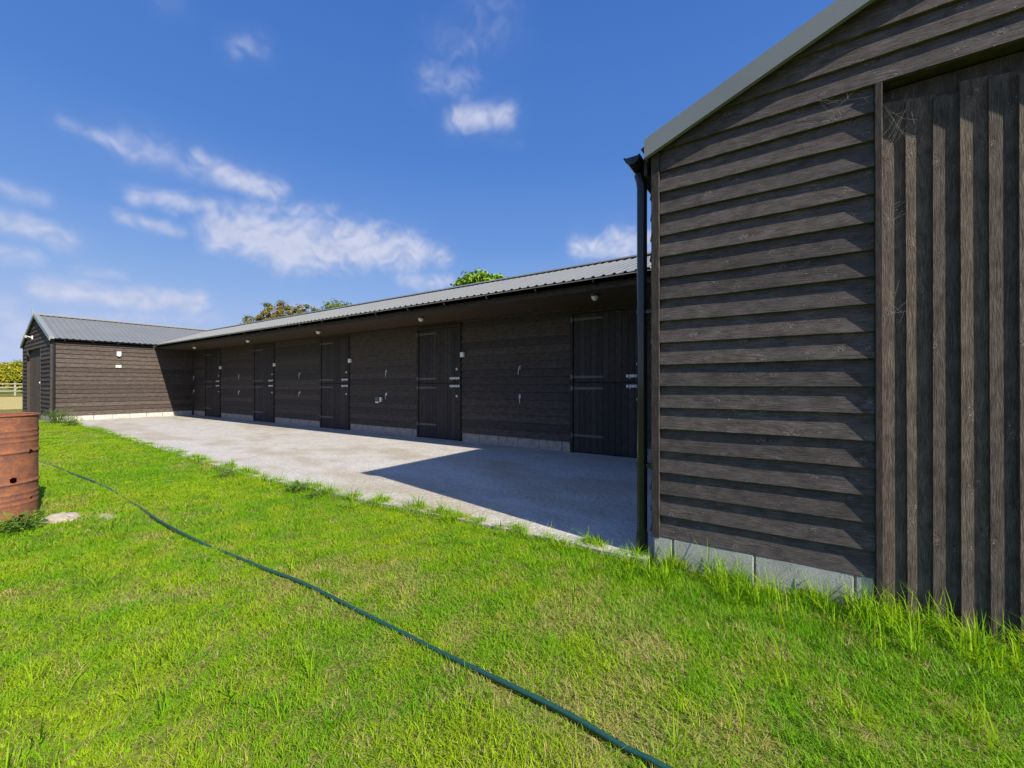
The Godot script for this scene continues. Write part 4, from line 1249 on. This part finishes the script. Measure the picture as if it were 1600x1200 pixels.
func grass() -> void:
	var r := RandomNumberGenerator.new(); r.seed = 99
	var nd := noise(201, 0.55, 3); var ng := noise(202, 0.28, 2); var nf := noise(203, 2.2, 2)
	var lists := [[], [], [], []]
	var straw := []
	var tall := []
	var green := Color(0.20, 0.46, 0.008); var lime := Color(0.42, 0.58, 0.014); var dry := Color(0.62, 0.50, 0.23)
	var n_try := 0
	var cells := []
	# density falls with distance from the viewpoint's side of the lawn
	var x := -26.0
	while x < 3.0:
		var z := -3.2
		while z < 1.4:
			var dist := Vector2(x, z).length()
			var per := 1.0
			if dist < 4.5: per = 62.0
			elif dist < 8.0: per = 38.0
			elif dist < 14.0: per = 20.0
			else: per = 12.0
			cells.append([x, z, per, dist])
			z += 0.2
		x += 0.2
	for cl in cells:
		var cnt := int(cl[2])
		var sc := 1.0 if cl[3] < 4.5 else (1.2 if cl[3] < 8.0 else (1.5 if cl[3] < 14.0 else 1.9))
		for k in cnt:
			var px: float = cl[0] + r.randf() * 0.2; var pz: float = cl[1] + r.randf() * 0.2
			var ez := edge_z(px)
			if px > XB - 0.02 and pz < (ZB + 0.04 if px < 0.36 else ZB - 0.02): continue
			if px < XL + 0.12 and pz < -2.62: continue
			var over := 0.03 + 0.16 * nf.get_noise_2d(px * 1.4, 5.0)
			if pz < ez - over - 0.02: continue
			var d := Vector2(px + 5.6, pz + 0.44).length()
			if d < 0.29: continue
			var t := nd.get_noise_2d(px, pz) + 0.35 * nf.get_noise_2d(px, pz)
			var lg := clampf(0.45 + ng.get_noise_2d(px, pz) * 0.9 + nf.get_noise_2d(px * 1.3 + 9.0, pz * 1.3) * 0.8 + r.randf_range(-0.4, 0.4), 0, 1)
			# open lawn is yellower, the strip by the barn lush
			var lush := smoothstep(-1.6, -2.6, pz) * smoothstep(-2.5, -0.3, px)
			var c := green.lerp(lime, lg * (1.0 - 0.6 * lush))
			var dryness := smoothstep(0.2, 0.6, t) * (1.0 - lush)
			if r.randf() < dryness * 0.5: c = c.lerp(dry, r.randf_range(0.35, 1.0))
			if r.randf() < 0.04: c = dry
			if dryness > 0.5 and r.randf() < dryness * 0.35: continue
			var hs := r.randf_range(0.7, 1.25) * (1.0 + 0.7 * lush) * (0.85 + 0.5 * absf(nf.get_noise_2d(px * 0.7, pz * 0.7)))
			var y := gheight(px, pz)
			if pz < ez: y = maxf(y, 0.0)
			lists[r.randi() % 4].append([Vector3(px, y, pz), r.randf() * TAU, sc, hs * minf(sc, 1.25), c])
			# long blades along walls and slab edge
			var near_wall := px > -0.95 and pz < ZB + (0.42 if px < 0.1 else 0.62)
			var near_edge := pz < ez + 0.10
			var near_drum := d < 0.42
			if (near_wall and r.randf() < (0.10 if px < 0.1 else 0.15) * smoothstep(ZB + 0.6, ZB + 0.12, pz)) or (near_edge and r.randf() < 0.17) or (near_drum and r.randf() < 0.2) or r.randf() < 0.004:
				tall.append([Vector3(px, y, pz), r.randf() * TAU, r.randf_range(0.7, 1.1), (r.randf_range(0.35, 1.0) if near_wall else r.randf_range(0.3, 0.65)), green.lerp(lime, r.randf_range(0.1, 0.8))])
			if r.randf() < 0.022 + 0.09 * dryness:
				straw.append([Vector3(px, y + 0.012, pz), r.randf() * TAU, r.randf_range(0.7, 1.3), r.randf_range(0.5, 1.2), dry.lerp(Color(0.52, 0.55, 0.14), r.randf())])
	for k in 4:
		scatter("lawn_grass", tuft(400 + k, 20, 0.014, 0.038, 0.045, 1.8, 0.0031), lists[k], "short bright green lawn grass over the whole foreground")
	scatter("long_grass", tuft(410, 9, 0.10, 0.24, 0.03, 0.75, 0.0055), tall, "long grass blades along the barn wall and slab edge")
	scatter("dry_straw", tuft(420, 5, 0.012, 0.03, 0.05, 5.0, 0.003), straw, "dry straw coloured clippings lying in the lawn")
	print("tufts ", lists[0].size() * 4, " tall ", tall.size(), " straw ", straw.size())
